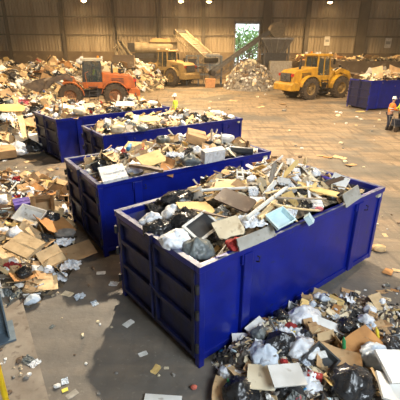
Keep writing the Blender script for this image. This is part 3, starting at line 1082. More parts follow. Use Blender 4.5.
# --- front spill (on the floor, right foreground)
S = 'front'
put('bbag', BBAG, 351, 384, .46, 'largest shiny black bag at the bottom of the front spill', S, 'largest black bag', 1.25, (0, 0, 20))
put('bbag', BBAG, 241, 393, .24, 'black bag at the bottom edge of the picture, left part of the front spill', S, 'bottom black bag', 1.05, (0, 0, 90))
put('bbag', BBAG, 280, 343, .46, 'black bag between the white panel and white bag of the front spill', S, 'middle black bag', .95, (0, 0, 10))
put('bbag', BBAG, 347, 326, .4, 'small black bag at the back of the front spill', S, 'back black bag', .62, (0, 0, 60))
put('bbag', BBAG, 391, 344, .4, 'black bag near the right edge behind the white boards', S, 'right black bag', .6, (0, 0, 60))
put('film', BBAG, 384, 324, .16, 'black plastic film at the back right of the front spill', S, 'black film', .8)
put('bbag', BBAG, 289, 393, .25, 'black bag under the white panels at the bottom of the front spill', S, 'covered black bag', .95, (0, 0, 160))
put('wbag', WBAG, 300, 349, .42, 'white carrier bag right of the middle black bag', S, 'white carrier bag', .95, (0, 0, 10))
put('wbag', BLBAG, 265, 356, .36, 'bluish grey stuffed bag left in the front spill', S, 'bluish bag', 1.0, (0, 0, 60))
put('wbag', WBAG, 303, 317, .34, 'patterned white bag at the back of the front spill', S, 'patterned bag', 1.0, (0, 0, 30))
put('wbag', WBAG, 313, 383, .34, 'white and red carrier bag beside the largest black bag', S, 'white red bag', .85, (0, 0, 70), parts=(('red_print', MB().box(-.05, -.12, .1, .06, .1, .172), REDC),))
put('wbag', BLBAG, 375, 356, .4, 'pale translucent bag behind the big white boards', S, 'pale bag', .9, (0, 0, 10))
put('wbag', WBAG, 352, 316, .2, 'small white bag at the back edge of the front spill', S, 'small white bag', .6)
put('panel', BOARDW, 258, 328, .38, 'white square panel tilted against the front of the nearest skip', S, 'white square panel', 1.0, (16, -10, 40), gen=g_panel(rh, .34, .26, .02, False))
put('panel', BOARDW, 242, 339, .28, 'white torn panel left of the white square panel', S, 'torn white panel', 1.0, (14, -4, 0), gen=g_panel(rh, .3, .2, .02))
put('panel', BOARDW, 287, 375, .52, 'white rectangular panel lying over the covered black bag', S, 'white rectangular panel', 1.0, (12, 4, 10), gen=g_panel(rh, .44, .3, .02, False))
put('panel', BOARDC, 261, 377, .4, 'off white panel left of the white rectangular panel', S, 'off white panel', 1.0, (14, -8, -12), gen=g_panel(rh, .36, .34, .02, False))
put('card', CARD, 338, 362, .36, 'large brown carton sheet behind the largest black bag', S, 'large brown carton', 1.0, (12, 10, -14), gen=g_cardsheet(rh, .62, .46))
put('card', CARDO, 360, 346, .38, 'orange brown carton with raised flaps in the right of the front spill', S, 'orange carton', .8, (20, -14, 30))
put('card', CARDO, 374, 336, .34, 'orange brown carton piece behind the pale bag', S, None, .65, (10, 14, 80))
put('card', CARD, 257, 366, .3, 'brown carton strip in the left of the front spill', S, None, .6, (10, 4, 60))
put('box', CARDL, 330, 350, .3, 'open white lined box holding a green bottle in the front spill', S, 'open white box', .85, (14, 0, 20), gen=g_box(rh, .34, .3, .16))
put('bottle', GREENC, 344, 348, .46, 'green bottle lying in the open white box', S, 'green bottle', 1.0, (80, 0, 40), gen=g_bottle(rh, .75))
put('tray', DARKP, 318, 364, .42, 'dark grey tray tilted left of the large brown carton', S, 'dark tray', .95, (20, -14, 40))
put('panel', YELP, 321, 319, .3, 'yellow end piece of the long white wedge board', S, 'yellow piece', 1.0, (30, 0, 100), gen=g_panel(rh, .26, .12, .03))
put('board', BOARDW, 336, 328, .36, 'long white wedge board at the back of the front spill', S, 'white wedge board', 1.0, (30, 8, -26), gen=g_board(rh, .7, .13, .03))
put('board', WOODD, 320, 343, .36, 'dark brown wooden lath in front of the white wedge board', S, 'dark lath', 1.0, (0, -4, 14), gen=g_board(rh, .55, .05, .03))
put('panel', WFOAM, 396, 366, .6, 'big white foam board at the right edge of the picture', S, 'big white board', 1.0, (24, 18, 20), gen=g_panel(rh, .5, .42, .035, False))
put('panel', BOARDW, 395, 389, .5, 'white foam board with a brown stain below the big white board', S, 'lower white board', 1.0, (10, 16, -6), gen=g_panel(rh, .42, .36, .035, False))
put('board', WOOD, 377, 378, .48, 'pale wooden slat standing left of the big white board', S, 'pale slat', 1.0, (60, 10, 84), gen=g_board(rh, .42, .07, .03))
put('bottle', YELP, 378, 338, .42, 'yellow bottle in the right part of the front spill', S, None, 1.0, (70, 0, 30), gen=g_bottle(rh, .7))
put('carton', YELP, 245, 352, .26, 'yellow packet at the left of the front spill', S, 'yellow packet', .36, (20, 20, 60))
put('rag', BLUEC, 251, 362, .25, 'dark blue cloth below the yellow packet', S, 'dark blue cloth', .32)
put('rag', REDC, 284, 362, .46, 'red cloth left of the white carrier bag', S, 'red cloth', .3, gen=g_bag(rh, .2, False))
put('rag', REDC, 291, 327, .36, 'red pink cloth in front of the patterned bag', S, 'red pink cloth', .45, gen=g_bag(rh, .2, False))
put('rag', YELP, 297, 334, .4, 'yellow cloth piece in front of the patterned bag', S, None, .4)
put('film', WBAG, 292, 336, .4, 'white crumpled film above the white carrier bag', S, None, .7)
put('film', WBAG, 268, 349, .36, 'white crumpled film left of the middle black bag', S, None, .7)
put('wbag', WBAG, 226, 372, .14, 'small white crumpled bag on the left fringe of the front spill', S, 'small crumpled bag', .45)
put('card', CARDL, 222, 391, .1, 'light brown carton piece at the lower left of the front spill', S, None, .55, (8, 0, 80))
put('card', CARDL, 241, 372, .22, 'light brown carton piece beside the small crumpled bag', S, None, .6, (10, 10, 120))
put('bottle', GREENC, 229, 387, .16, 'green bottle beside the bottom black bag', S, None, 1.0, (80, 0, 120), gen=g_bottle(rh, .7))
put('bottle', BLPL, 223, 353, .07, 'small blue and white plastic ball on the floor by the skip corner', S, 'blue ball', 1.0, (0, 0, 0), gen=g_bag(rh, .075, False, 2, .1), name='plastic_ball')
put('bottle', PAPER, 218, 345, .05, 'small white crumpled cup on the floor by the skip corner', None, None, .5, (80, 0, 0), gen=g_bottle(rh, .5), name='crumpled_cup')
put('rag', mat('orange_fruit', (.75, .2, .12), (.6, .15, .1)), 194, 387, .04, 'small orange ball on the floor below the nearest skip corner', None, None, 1.0, gen=g_bag(rh, .05, False, 2, .1), name='rubber_ball')
put('panel', BOARDW, 163, 399, .03, 'white panel lying on the floor at the bottom edge of the picture', None, None, 1.0, (0, 0, -4), gen=g_panel(rh, .5, .12, .02, False))
put('film', PINKC, 381, 311, .08, 'pink and white wrapper on the floor behind the front spill', None, None, .35)
put('film', WBAG, 372, 308, .1, 'white wrapper on the floor behind the front spill', None, None, .5)
put('panel', mat('yellow_card', (.8, .7, .1), (.7, .6, .1)), 65, 390, .012, 'yellow square card lying on the floor at the bottom left', None, None, 1.0, (0, 0, 30), gen=g_panel(rh, .08, .06, .006, False), name='yellow_card')
put('paper', PAPER, 57, 386, .02, 'white crumpled paper beside the yellow square card', None, None, .5)
put('film', BLBAG, 80, 297, .03, 'flat pale plastic bag lying on the floor left of the nearest skip', None, None, .42, (0, 0, 40))
put('panel', BOARDW, 101, 273, .02, 'small white card on the floor beside the second skip corner', None, None, .3, (0, 0, 10))
put('foam', mat('broken_fruit', (.6, .42, .2), (.4, .2, .1)), 378, 248, .06, 'brown and cream lump on the floor right of the nearest skip', None, None, .9)

# --- low left heap
S = 'near'
put('carton', BOARDW, 30, 216, .8, 'white appliance lid tilted on top of the low left heap', S, 'white lid', .85, (26, 10, -14), gen=g_tray(rh, .72, .52, .14), name='appliance_lid')
put('card', CARDL, 24, 246, .72, 'large flat light brown carton at the front left of the low left heap', S, 'large flat carton', .85, (14, 10, -24), gen=g_closedbox(rh, .74, .56, .08), name='cardboard_box')
put('card', CARDL, 51, 257, .4, 'light brown carton leaning in the front of the low left heap', S, 'leaning carton', .9, (34, -10, 40), gen=g_closedbox(rh, .5, .44, .06), name='cardboard_box')
put('box', CARD, 42, 207, .72, 'open dark hollow carton behind the white lid', S, 'hollow carton', 1.1, (50, 0, 20))
put('carton', PURPLE, 22, 204, .8, 'purple blue box behind the white lid on the low left heap', S, 'purple box', .8, (10, 0, 30))
put('box', CARDL, 62, 190, .42, 'open carton near the second skip end on the low left heap', S, 'open carton', 1.4, (30, 10, -20))
put('panel', WOODY, 46, 187, .5, 'yellow board at the back of the low left heap', S, 'yellow board', 1.3, (30, 10, 10))
put('panel', BOARDW, 31, 184, .5, 'white sheet at the back of the low left heap', S, 'white sheet', 1.3, (20, 0, 30))
put('panel', BOARDW, 22, 187, .55, 'off white crumpled sheet left of the white sheet', S, None, 1.0, (30, 0, 70))
put('bbag', BBAG, 50, 217, .68, 'round black bag right of the white lid', S, 'round black bag', .8)
put('bbag', BBAG, 11, 188, .55, 'black and yellow bag at the back left of the low left heap', S, 'black bag', 1.0)
put('film', WBAG, 72, 266, .22, 'crumpled clear plastic bag at the front of the low left heap', S, 'clear plastic bag', .8, (6, 0, 0))
put('film', WBAG, 64, 243, .42, 'white crumpled film right of the large flat carton', S, 'white film', .8)
put('card', CARDO, 55, 225, .6, 'orange brown torn carton in the middle of the low left heap', S, 'torn carton', 1.2, (20, 20, 60))
put('card', CARD, 77, 252, .25, 'brown carton piece at the right front of the low left heap', S, None, 1.0, (20, 0, 40))
put('foam', RUB, 65, 233, .5, 'grey stuffed cushion in the right middle of the low left heap', S, 'grey cushion', 1.2, name='grey_cushion')
put('card', CARDL, 42, 284, .18, 'light brown carton at the lower tip of the low left heap', S, 'lower carton', .75, (16, 10, 24))
put('paper', BLBAG, 33, 300, .1, 'crumpled clear plastic cup on the slab edge below the low left heap', None, None, 1.6)
# --- far left heap
S = 'far'
put('panel', BOARDW, 33, 140, .5, 'big white sheet at the foot of the far left heap', S, 'big white sheet', 2.2, (24, 0, 30))
put('bbag', BBAG, 30, 147, .35, 'black bag at the foot of the far left heap', S, 'black bag', 1.7)
put('wbag', WBAG, 18, 149, .3, 'white bag at the foot of the far left heap', S, 'white bag', 1.8)
put('carton', CARD, 6, 152, .3, 'brown box low down at the left edge of the far left heap', S, 'brown box', 1.6, (10, 0, 30))
put('board', WOOD, 21, 121, 1.3, 'long pale plank sloping down the far left heap', S, 'long pale plank', 1.0, (0, 30, -60), gen=g_board(rh, 2.4, .25, .05))
put('panel', WOODY, 12, 108, 1.8, 'large yellow board on the slope of the far left heap', S, 'large yellow board', 1.7, (20, 0, 20))

# ------------------------------------------------------------------ heaps: the uncountable bed of small waste
CHIPM = [HEAPM, BOARDC, CREAM, WOOD, CARDL, PAPER, DARKR, RUB, RUBB, WOODD]
CHIPW = [0, 3, 3, 3, 2.5, 1.5, 2.6, 2, 2, 1.2]


def one_chip(m, r, p, s, nrm):
    k = r.random()
    tilt = r.uniform(-.7, .7)
    M = Matrix.Translation(p) @ nrm @ Euler((tilt, r.uniform(-.7, .7), r.uniform(0, 6.28))).to_matrix().to_4x4()
    if k < .45:
        a, b, t = s * r.uniform(.5, 1.1), s * r.uniform(.3, .8), s * .05
        m.add([(-a, -b * .8, -t), (a * .8, -b, -t), (a, b * .7, -t), (-a * .7, b, -t), (-a, -b * .8, t), (a * .8, -b, t), (a, b * .7, t), (-a * .7, b, t)],
              [(0, 3, 2, 1), (4, 5, 6, 7), (0, 1, 5, 4), (1, 2, 6, 5), (2, 3, 7, 6), (3, 0, 4, 7)], M)
    elif k < .7:
        m.box(-s * r.uniform(1, 2.2), -s * .14, -s * .06, s * r.uniform(1, 2.2), s * .14, s * .06, M)
    else:
        q = [Vector((r.uniform(-1, 1), r.uniform(-1, 1), r.uniform(-.6, .6))).normalized() * s * r.uniform(.6, 1) for _ in range(6)]
        q = [(s, 0, 0), (-s * .9, .1 * s, 0), (0, s * .8, .1 * s), (.1 * s, -s * .7, 0), (.1 * s, 0, s * .6), (0, 0, -s * .5)]
        q = [tuple(c * r.uniform(.7, 1.2) for c in v) for v in q]
        m.add(q, [(0, 2, 4), (2, 1, 4), (1, 3, 4), (3, 0, 4), (2, 0, 5), (1, 2, 5), (3, 1, 5), (0, 3, 5)], M)


def normal_of(hf, x, y, e=.1):
    dx = (hf(x + e, y) - hf(x - e, y)) / (2 * e)
    dy = (hf(x, y + e) - hf(x, y - e)) / (2 * e)
    dx, dy = max(-1, min(1, dx)), max(-1, min(1, dy))
    n = Vector((-dx, -dy, 1)).normalized()
    return Vector((0, 0, 1)).rotation_difference(n).to_matrix().to_4x4()


def add_chips(o, n, sample, hf, size, seed, weights=CHIPW):
    "small waste becomes part of the same uncountable bed"
    r = random.Random(seed)
    m = MB()
    me = o.data
    tries = 0
    k = 0
    while k < n and tries < n * 30:
        tries += 1
        x, y = sample(r)
        z = hf(x, y)
        if z < .01:
            continue
        px, py = proj((x, y, z))
        if not (-15 < px < 415 and -15 < py < 415):
            continue
        m.mi = r.choices(range(len(CHIPM)), weights)[0]
        s = size * r.uniform(.5, 1.5)
        one_chip(m, r, Vector((x, y, z + s * .12)), s, normal_of(hf, x, y))
        k += 1
    base = MB()
    base.v = [tuple(v.co) for v in me.vertices]
    base.f = [tuple(p.vertices) for p in me.polygons]
    base.m = [0] * len(base.f)
    base.mi = 0
    off = len(base.v)
    base.v += m.v
    base.f += [tuple(i + off for i in f) for f in m.f]
    base.m += m.m
    o.data = base.mesh(o.name, [me.materials[0]] + CHIPM[1:])


rect = lambda x0, x1, y0, y1: (lambda r: (r.uniform(x0, x1), r.uniform(y0, y1)))
far_o = heap_mesh('waste_heap', 'huge waste heap along the left side and back wall, behind the orange loader', 'waste heap', -33.5, -4, 12, 55, .35, h_far, HEAPMF)
add_chips(far_o, 5200, lambda r: (r.uniform(-28, -4), 12 + 42 * r.random() ** 1.6), h_far, .24, 1, [0, 2.2, 2.2, 3, 3, .8, 4, 1.5, 2.5, 2])
near_o = heap_mesh('waste_heap', 'low waste heap of cartons and boards left of the second skip', 'waste heap', -9, -2.2, 5.0, 13, .12, h_near, HEAPM)
add_chips(near_o, 2600, rect(-9, -2.2, 5, 13), h_near, .08, 2, [0, 2.4, 1.6, 2.4, 2.6, 1.4, 4.2, 1.2, 2, 2])
CW2 = [0, 2, 1.5, 1.2, 2, 2.6, 2.4, 2.2, 2, 1]
front_o = heap_mesh('waste_heap', 'spilled waste on the floor in front of the nearest skip', 'waste heap', -.2, 5.2, 2.2, 8, .08, h_front, mat('dark_packed_debris', (.16, .14, .12), (.05, .045, .04), rough=.95, scale=9, bump=1, vary=0, c3=(.35, .32, .28), s3=20))
add_chips(front_o, 1900, rect(-.2, 5.2, 2.2, 8), h_front, .055, 3, CW2)
mid_o = heap_mesh('waste_heap', 'pale grey conical rubble heap under the dark conveyor', 'waste heap', 2, 10.5, 41, 49, .25, h_mid, HEAPMG)
CWG = [0, 1, 1, .5, 1, 1.5, 2.5, 6, 2, .5]
add_chips(mid_o, 900, rect(2.5, 10, 41, 49), h_mid, .17, 4, CWG)
bay_o = heap_mesh('waste_heap', 'waste heaped behind the right hand bay wall', 'waste heap', bx0 + .1, 33, 50.5, 57, .4, h_bay, HEAPMF)
add_chips(bay_o, 700, rect(bx0, 33, 50.5, 53), h_bay, .3, 5)
mach_o = heap_mesh('waste_heap', 'mixed scrap heap between the left bay wall and the dusty loader', 'waste heap', at(113, 80, 46).x, at(152, 80, 46).x, 43.5, 53, .25, h_mach, HEAPMF)
add_chips(mach_o, 900, rect(at(113, 80, 46).x, at(152, 80, 46).x, 43.5, 53), h_mach, .2, 6)

# waste beds inside the skips
SKIPN = ['the nearest skip', 'the second skip', 'the third skip', 'the fourth skip', 'the far skip at the right edge']
for i, b in enumerate(BINS):
    hw_ = lambda x, y, i=i: fill(i, *bin_local(i, (x, y)))
    m = MB()
    e = .13
    nx, ny = 44, 22
    for j in range(ny + 1):
        for k in range(nx + 1):
            u, v = e + (b['L'] - 2 * e) * k / nx, e + (b['W'] - 2 * e) * j / ny
            m.v.append(tuple(bin_world(i, u, v, fill(i, u, v))))
    for j in range(ny):
        for k in range(nx):
            m.f.append((j * (nx + 1) + k, j * (nx + 1) + k + 1, (j + 1) * (nx + 1) + k + 1, (j + 1) * (nx + 1) + k))
            m.m.append(0)
    o = m.build('mixed_waste', [HEAPM, HEAPM, HEAPM, HEAPMF, HEAPMF][i])
    tag(o, 'small mixed waste filling ' + ['the nearest blue skip', 'the second blue skip from the camera', 'the third blue skip from the camera', 'the blue skip beside the orange loader', 'the far blue skip at the right edge'][i], 'waste')
    o['kind'] = 'stuff'

    def smp(r, i=i, b=b):
        u, v = r.uniform(.2, b['L'] - .2), r.uniform(.2, b['W'] - .2)
        p = bin_world(i, u, v, 0)
        return p.x, p.y
    cw = [0, 3, 4.5, 2.5, 2.5, 1.5, 2, .8, 1.2, .8]
    add_chips(o, [1500, 1400, 1100, 900, 300][i], smp, hw_, [.05, .065, .075, .09, .16][i], 20 + i, CHIPW if i == 0 else cw)
    b['hf'] = hw_
    b['smp'] = smp

# ------------------------------------------------------------------ countable pieces spread over the heaps
bpy.context.view_layer.update()
DG = bpy.context.evaluated_depsgraph_get()
COUNT = {}


def visible(p):
    o = Vector((0, 0, H))
    d = Vector(p) - o
    L = d.length
    ok, loc, *_ = sc.ray_cast(DG, o, d.normalized(), distance=L - .1)
    return not ok or (loc - Vector(p)).length < .25 + L * .006


def rel(p, q):
    d = p - q
    f = Vector((q.x, q.y, 0)).normalized()
    r_ = Vector((f.y, -f.x, 0))
    a, b = d.dot(f), d.dot(r_)
    if abs(a) > abs(b) * 1.0:
        return 'behind' if a > 0 else 'in front of'
    return 'right of' if b > 0 else 'left of'


def scatter(cont, short, n, sample, hf, mix, size, seed, land_r=1.0, lift=.04, zone=None, tilt=.45, mind=0, place=None, clear=0):
    r = random.Random(seed)
    kinds = list(mix)
    ws = [mix[k] for k in kinds]
    done = []
    tries = 0
    lands = LAND.get(cont, [])
    while len(done) < n and tries < n * 40:
        tries += 1
        x, y = sample(r)
        z = hf(x, y)
        if z < .015:
            continue
        px, py = proj((x, y, z))
        if not (-6 < px < 406 and -4 < py < 406):
            continue
        if mind and any((x - a) ** 2 + (y - b_) ** 2 < mind * mind for a, b_ in done):
            continue
        if clear and any((x - q[0].x) ** 2 + (y - q[0].y) ** 2 < clear * clear for q in lands):
            continue
        if not visible((x, y, z + .12)):
            continue
        kind = r.choices(kinds, ws)[0]
        if COUNT.get(kind, 0) > 250:
            continue
        g, name, cat, noun, plural, cols = KINDS[kind]
        ci = r.choices(range(len(cols)), [c[2] for c in cols])[0]
        M, adj, _ = cols[ci]
        v = r.randrange(4)
        s = size * r.uniform(.65, 1.3) * (1.3 if kind == 'board' and cont == 's0' else 1)
        o = bpy.data.objects.new(name, kmesh(kind, M, v))
        C.objects.link(o)
        tl = tilt if kind not in ('bbag', 'wbag') else .25
        Mr = normal_of(hf, x, y) @ Euler((r.gauss(0, tl), r.gauss(0, tl), 0)).to_matrix().to_4x4() @ Matrix.Rotation(r.uniform(0, 6.28), 4, 'Z')
        o.rotation_euler = Mr.to_euler()
        up = {'box': .1, 'carton': .08, 'bbag': .1, 'wbag': .09, 'foam': .05, 'rubble': .04, 'tray': .04}.get(kind, .03)
        o.location = (x, y, z + up * s + lift * r.random())
        o.scale = (s, s, s)
        sz = 'small' if s < size * .88 else ('large' if s > size * 1.1 else 'mid sized')
        P = Vector((x, y, z))
        near = sorted(((P - q[0]).length, q[1], q[0]) for q in lands)[:1] if lands else []
        if near and near[0][0] < land_r:
            lab = '%s %s %s %s the %s %s' % (sz, adj, noun, rel(P, near[0][2]), near[0][1], place or 'in ' + short)
        else:
            lab = '%s %s %s %s %s' % (sz, adj, noun, place or 'in ' + short, zone(x, y, px, py) if zone else '')
        words = lab.split()
        tag(o, ' '.join(words[:16]), cat, '%s %s' % (plural, place or 'in ' + short))
        COUNT[kind] = COUNT.get(kind, 0) + 1
        done.append((x, y))
    return len(done)


def bin_zone(i):
    def f(x, y, px, py):
        u, v = bin_local(i, (x, y))
        a = u / BINS[i]['L']
        return ('at its left end' if a < .22 else 'left of its middle' if a < .45 else 'near its middle' if a < .62 else 'right of its middle' if a < .82 else 'at its right end') \
            + (', near rim' if v < BINS[i]['W'] * .5 else ', far rim')
    return f


def pic_zone(xs, ys):
    def f(x, y, px, py):
        h = xs[0][1]
        for lim, w_ in xs:
            if px >= lim:
                h = w_
        v = ys[0][1]
        for lim, w_ in ys:
            if py >= lim:
                v = w_
        return v + ' ' + h
    return f


MIX0 = dict(board=10, panel=4, card=2, box=.3, carton=.4, foam=1.0, rubble=1, bbag=.8, wbag=1.2, film=1.2, rag=1.5, paper=1.5, tray=.6, pipe=1.6, bottle=.3)
MIX1 = dict(board=6, panel=4, card=3, box=.6, carton=.5, foam=3, rubble=1, bbag=.7, wbag=.5, film=1.2, rag=2.5, paper=2, tray=.4, pipe=.8)
scatter('s0', 'the nearest skip', 230, BINS[0]['smp'], BINS[0]['hf'], MIX0, .48, 101, .75, clear=.13, zone=bin_zone(0))
scatter('s1', 'the second skip', 230, BINS[1]['smp'], BINS[1]['hf'], MIX1, .56, 102, .8, clear=.17, zone=bin_zone(1))
scatter('s2', 'the third skip', 160, BINS[2]['smp'], BINS[2]['hf'], MIX1, .66, 103, .8, zone=bin_zone(2))
scatter('s3', 'the fourth skip', 130, BINS[3]['smp'], BINS[3]['hf'], MIX1, .8, 104, .8, zone=bin_zone(3))
scatter('s4', 'the far skip', 45, BINS[4]['smp'], BINS[4]['hf'], dict(foam=3, panel=3, card=2, board=2, paper=1), 1.5, 105, .8, zone=bin_zone(4))
MIXF = dict(board=1.5, panel=3.2, card=1.2, box=.4, carton=.3, foam=.8, rubble=1.2, bbag=.9, wbag=1.5, film=3.5, rag=2.5, paper=4, tray=.8, pipe=.6, bottle=1.6)
scatter('front', 'the front spill', 165, rect(-.2, 5.0, 2.2, 8), h_front, MIXF, .42, 106, .5, clear=.18, place='in the front spill',
        zone=pic_zone(((0, 'left end'), (260, 'left part'), (310, 'middle'), (350, 'right part')), ((0, 'at the back of its'), (335, 'halfway down its'), (368, 'at the front of its'))))
MIXN = dict(board=4, panel=3, card=5, box=1.4, carton=1.2, foam=.8, rubble=.8, bbag=.6, wbag=.8, film=1.5, rag=2.2, paper=2, tray=.6, pipe=.4, bottle=.3)
scatter('near', 'the low left heap', 230, rect(-9, -2.2, 5, 13), h_near, MIXN, .66, 107, .8, clear=.2, place='on the low left heap',
        zone=pic_zone(((0, 'left edge'), (30, 'middle'), (60, 'right side')), ((0, 'at the back'), (205, 'halfway down'), (245, 'at the front'))))
MIXL = dict(board=6, panel=4, card=4, box=.6, carton=.6, foam=1.8, rubble=2, bbag=1.4, wbag=.8, film=1.2, rag=3, paper=1, pipe=.6)
scatter('far', 'the far left heap', 210, lambda r: (r.uniform(-22, -5), 14 + 12 * r.random()), h_far, MIXL, 1.05, 108, 1.2, place='on the far left heap', lift=.1,
        zone=pic_zone(((0, 'by the left edge'), (22, 'in its middle'), (38, 'near the fourth skip')), ((0, 'high up'), (105, 'halfway down'), (130, 'low down'))))
scatter('far', 'the far left heap', 210, lambda r: (r.uniform(-28, -5), 26 + 26 * r.random()), h_far, MIXL, 1.6, 109, 1.2, place='on the far left heap', lift=.15,
        zone=pic_zone(((0, 'by the left edge'), (35, 'left of the orange loader'), (80, 'behind the orange cab'), (110, 'right of the orange cab')), ((0, 'near the top'), (75, 'on the slope'), (92, 'low down'))))
scatter('mid', 'the pale rubble heap', 70, rect(2.5, 10, 41, 49), h_mid, dict(foam=1.5, rubble=6, paper=1.5, panel=1.5, board=1), 1.5, 110, 1, place='on the pale rubble heap',
        zone=pic_zone(((0, 'left side'), (245, 'middle'), (255, 'right side')), ((0, 'top'), (80, 'foot'))))
scatter('bay', 'the bay waste', 60, rect(bx0, 33, 50.6, 52), h_bay, dict(panel=3, board=3, foam=1, card=4, rag=2), 1.7, 111, 1, place='behind the right bay wall',
        zone=lambda x, y, px, py: 'left of the column' if px < 350 else 'right of the column')
scatter('mach', 'the scrap heap', 45, rect(at(113, 80, 46).x, at(152, 80, 46).x, 43.5, 53), h_mach, dict(panel=2, board=3, foam=3, card=1, wbag=1, pipe=2), 1.7, 112, 1, place='on the scrap heap by the dusty loader')

# ------------------------------------------------------------------ litter lying on the open floor
r = random.Random(77)


def floor_litter(n, box_, size, where, kinds):
    k = tries = 0
    while k < n and tries < 900:
        tries += 1
        px, py = r.uniform(box_[0], box_[2]), r.uniform(box_[1], box_[3])
        p = U(px, py, 0)
        if max(h_far(p.x, p.y), h_near(p.x, p.y), h_front(p.x, p.y), h_mid(p.x, p.y)) > 0 or not visible((p.x, p.y, .03)):
            continue
        if any(-.3 < bin_local(i, p)[0] < BINS[i]['L'] + .3 and -.3 < bin_local(i, p)[1] < BINS[i]['W'] + .3 for i in range(5)):
            continue
        kind = r.choice(kinds)
        g, name, cat, noun, plural, cols = KINDS[kind]
        M, adj, _ = r.choices(cols, [c[2] for c in cols])[0]
        s = size * r.uniform(.5, 1.3)
        o = bpy.data.objects.new(name, kmesh(kind, M, r.randrange(4)))
        C.objects.link(o)
        onslab = (Vector((p.x, p.y, 0)) - Vector((k1.x, k1.y, 0))).dot(kn) > 0
        zz = {'foam': .06, 'rubble': .05, 'paper': .03, 'film': .005, 'card': .01, 'panel': .012, 'board': .015}.get(kind, .02) * s + (.1 if onslab else 0)
        o.location = (p.x, p.y, zz)
        o.rotation_euler = (0, 0, r.uniform(0, 6.28))
        o.scale = (s, s, s * (.6 if kind == 'film' else 1))
        tag(o, '%s %s %s %s' % ('small' if s < size * .9 else 'larger', adj, noun, where), cat, '%s %s' % (plural, where))
        k += 1


KS = ['paper', 'film', 'card', 'foam', 'paper', 'panel', 'rubble']
floor_litter(16, (50, 262, 130, 330), .3, 'on the floor left of the nearest skip', KS)
floor_litter(14, (55, 330, 190, 400), .22, 'on the floor at the bottom left', KS)
floor_litter(16, (0, 352, 42, 400), .3, 'on the concrete slab by the yellow post', ['paper', 'film', 'rubble', 'paper', 'foam'])
floor_litter(14, (3, 160, 62, 180), .5, 'on the floor between the two left heaps', KS)
floor_litter(22, (285, 120, 400, 175), .6, 'on the open floor right of the skips', ['paper', 'rubble', 'card', 'foam'])
floor_litter(14, (365, 215, 400, 300), .3, 'on the floor beyond the right end of the nearest skip', ['paper', 'rubble', 'foam', 'card'])
floor_litter(14, (300, 285, 400, 325), .25, 'on the floor behind the front spill', KS)
floor_litter(16, (205, 88, 290, 112), 1.0, 'on the open floor in front of the pale rubble heap', ['paper', 'rubble', 'foam', 'card'])
floor_litter(10, (335, 108, 385, 122), .8, 'on the floor in front of the far skip', ['paper', 'film', 'foam', 'panel'])

# ------------------------------------------------------------------ wheel loaders
def wheel(t, x, y, Rw, ww, rimm):
    m = MB()
    prof = [(Rw * .55, -ww / 2), (Rw * .9, -ww / 2), (Rw, -ww * .36), (Rw, ww * .36), (Rw * .9, ww / 2), (Rw * .55, ww / 2)]
    m.lathe(prof, 32)
    for k in range(20):
        a = 2 * PI * k / 20
        M = Matrix.Rotation(a, 4, 'Y') @ Matrix.Translation((0, 0, Rw))
        m.box(-.05, 0, -.05, .05, ww * .5, .045, M @ Matrix.Rotation(.35, 4, 'Z'))
        m.box(-.05, -ww * .5, -.05, .05, 0, .045, M @ Matrix.Rotation(-.35, 4, 'Z') @ Matrix.Translation((.1, 0, 0)))
    o = m.build('wheel', TYRE, t, loc=(x, y, Rw))
    m = MB()
    for s in (1, -1):
        m.lathe([(Rw * .56, s * ww * .46), (Rw * .5, s * ww * .42), (Rw * .46, s * ww * .2), (Rw * .2, s * ww * .22), (Rw * .18, s * ww * .36), (0, s * ww * .36)], 24)
        for k in range(8):
            a = 2 * PI * k / 8
            m.box(-.03, -.03, -.03, .03, .03, .03, Matrix.Translation((math.cos(a) * Rw * .3, s * ww * .23, math.sin(a) * Rw * .3)))
    m.build('rim', rimm, o, smooth=False)
    return o


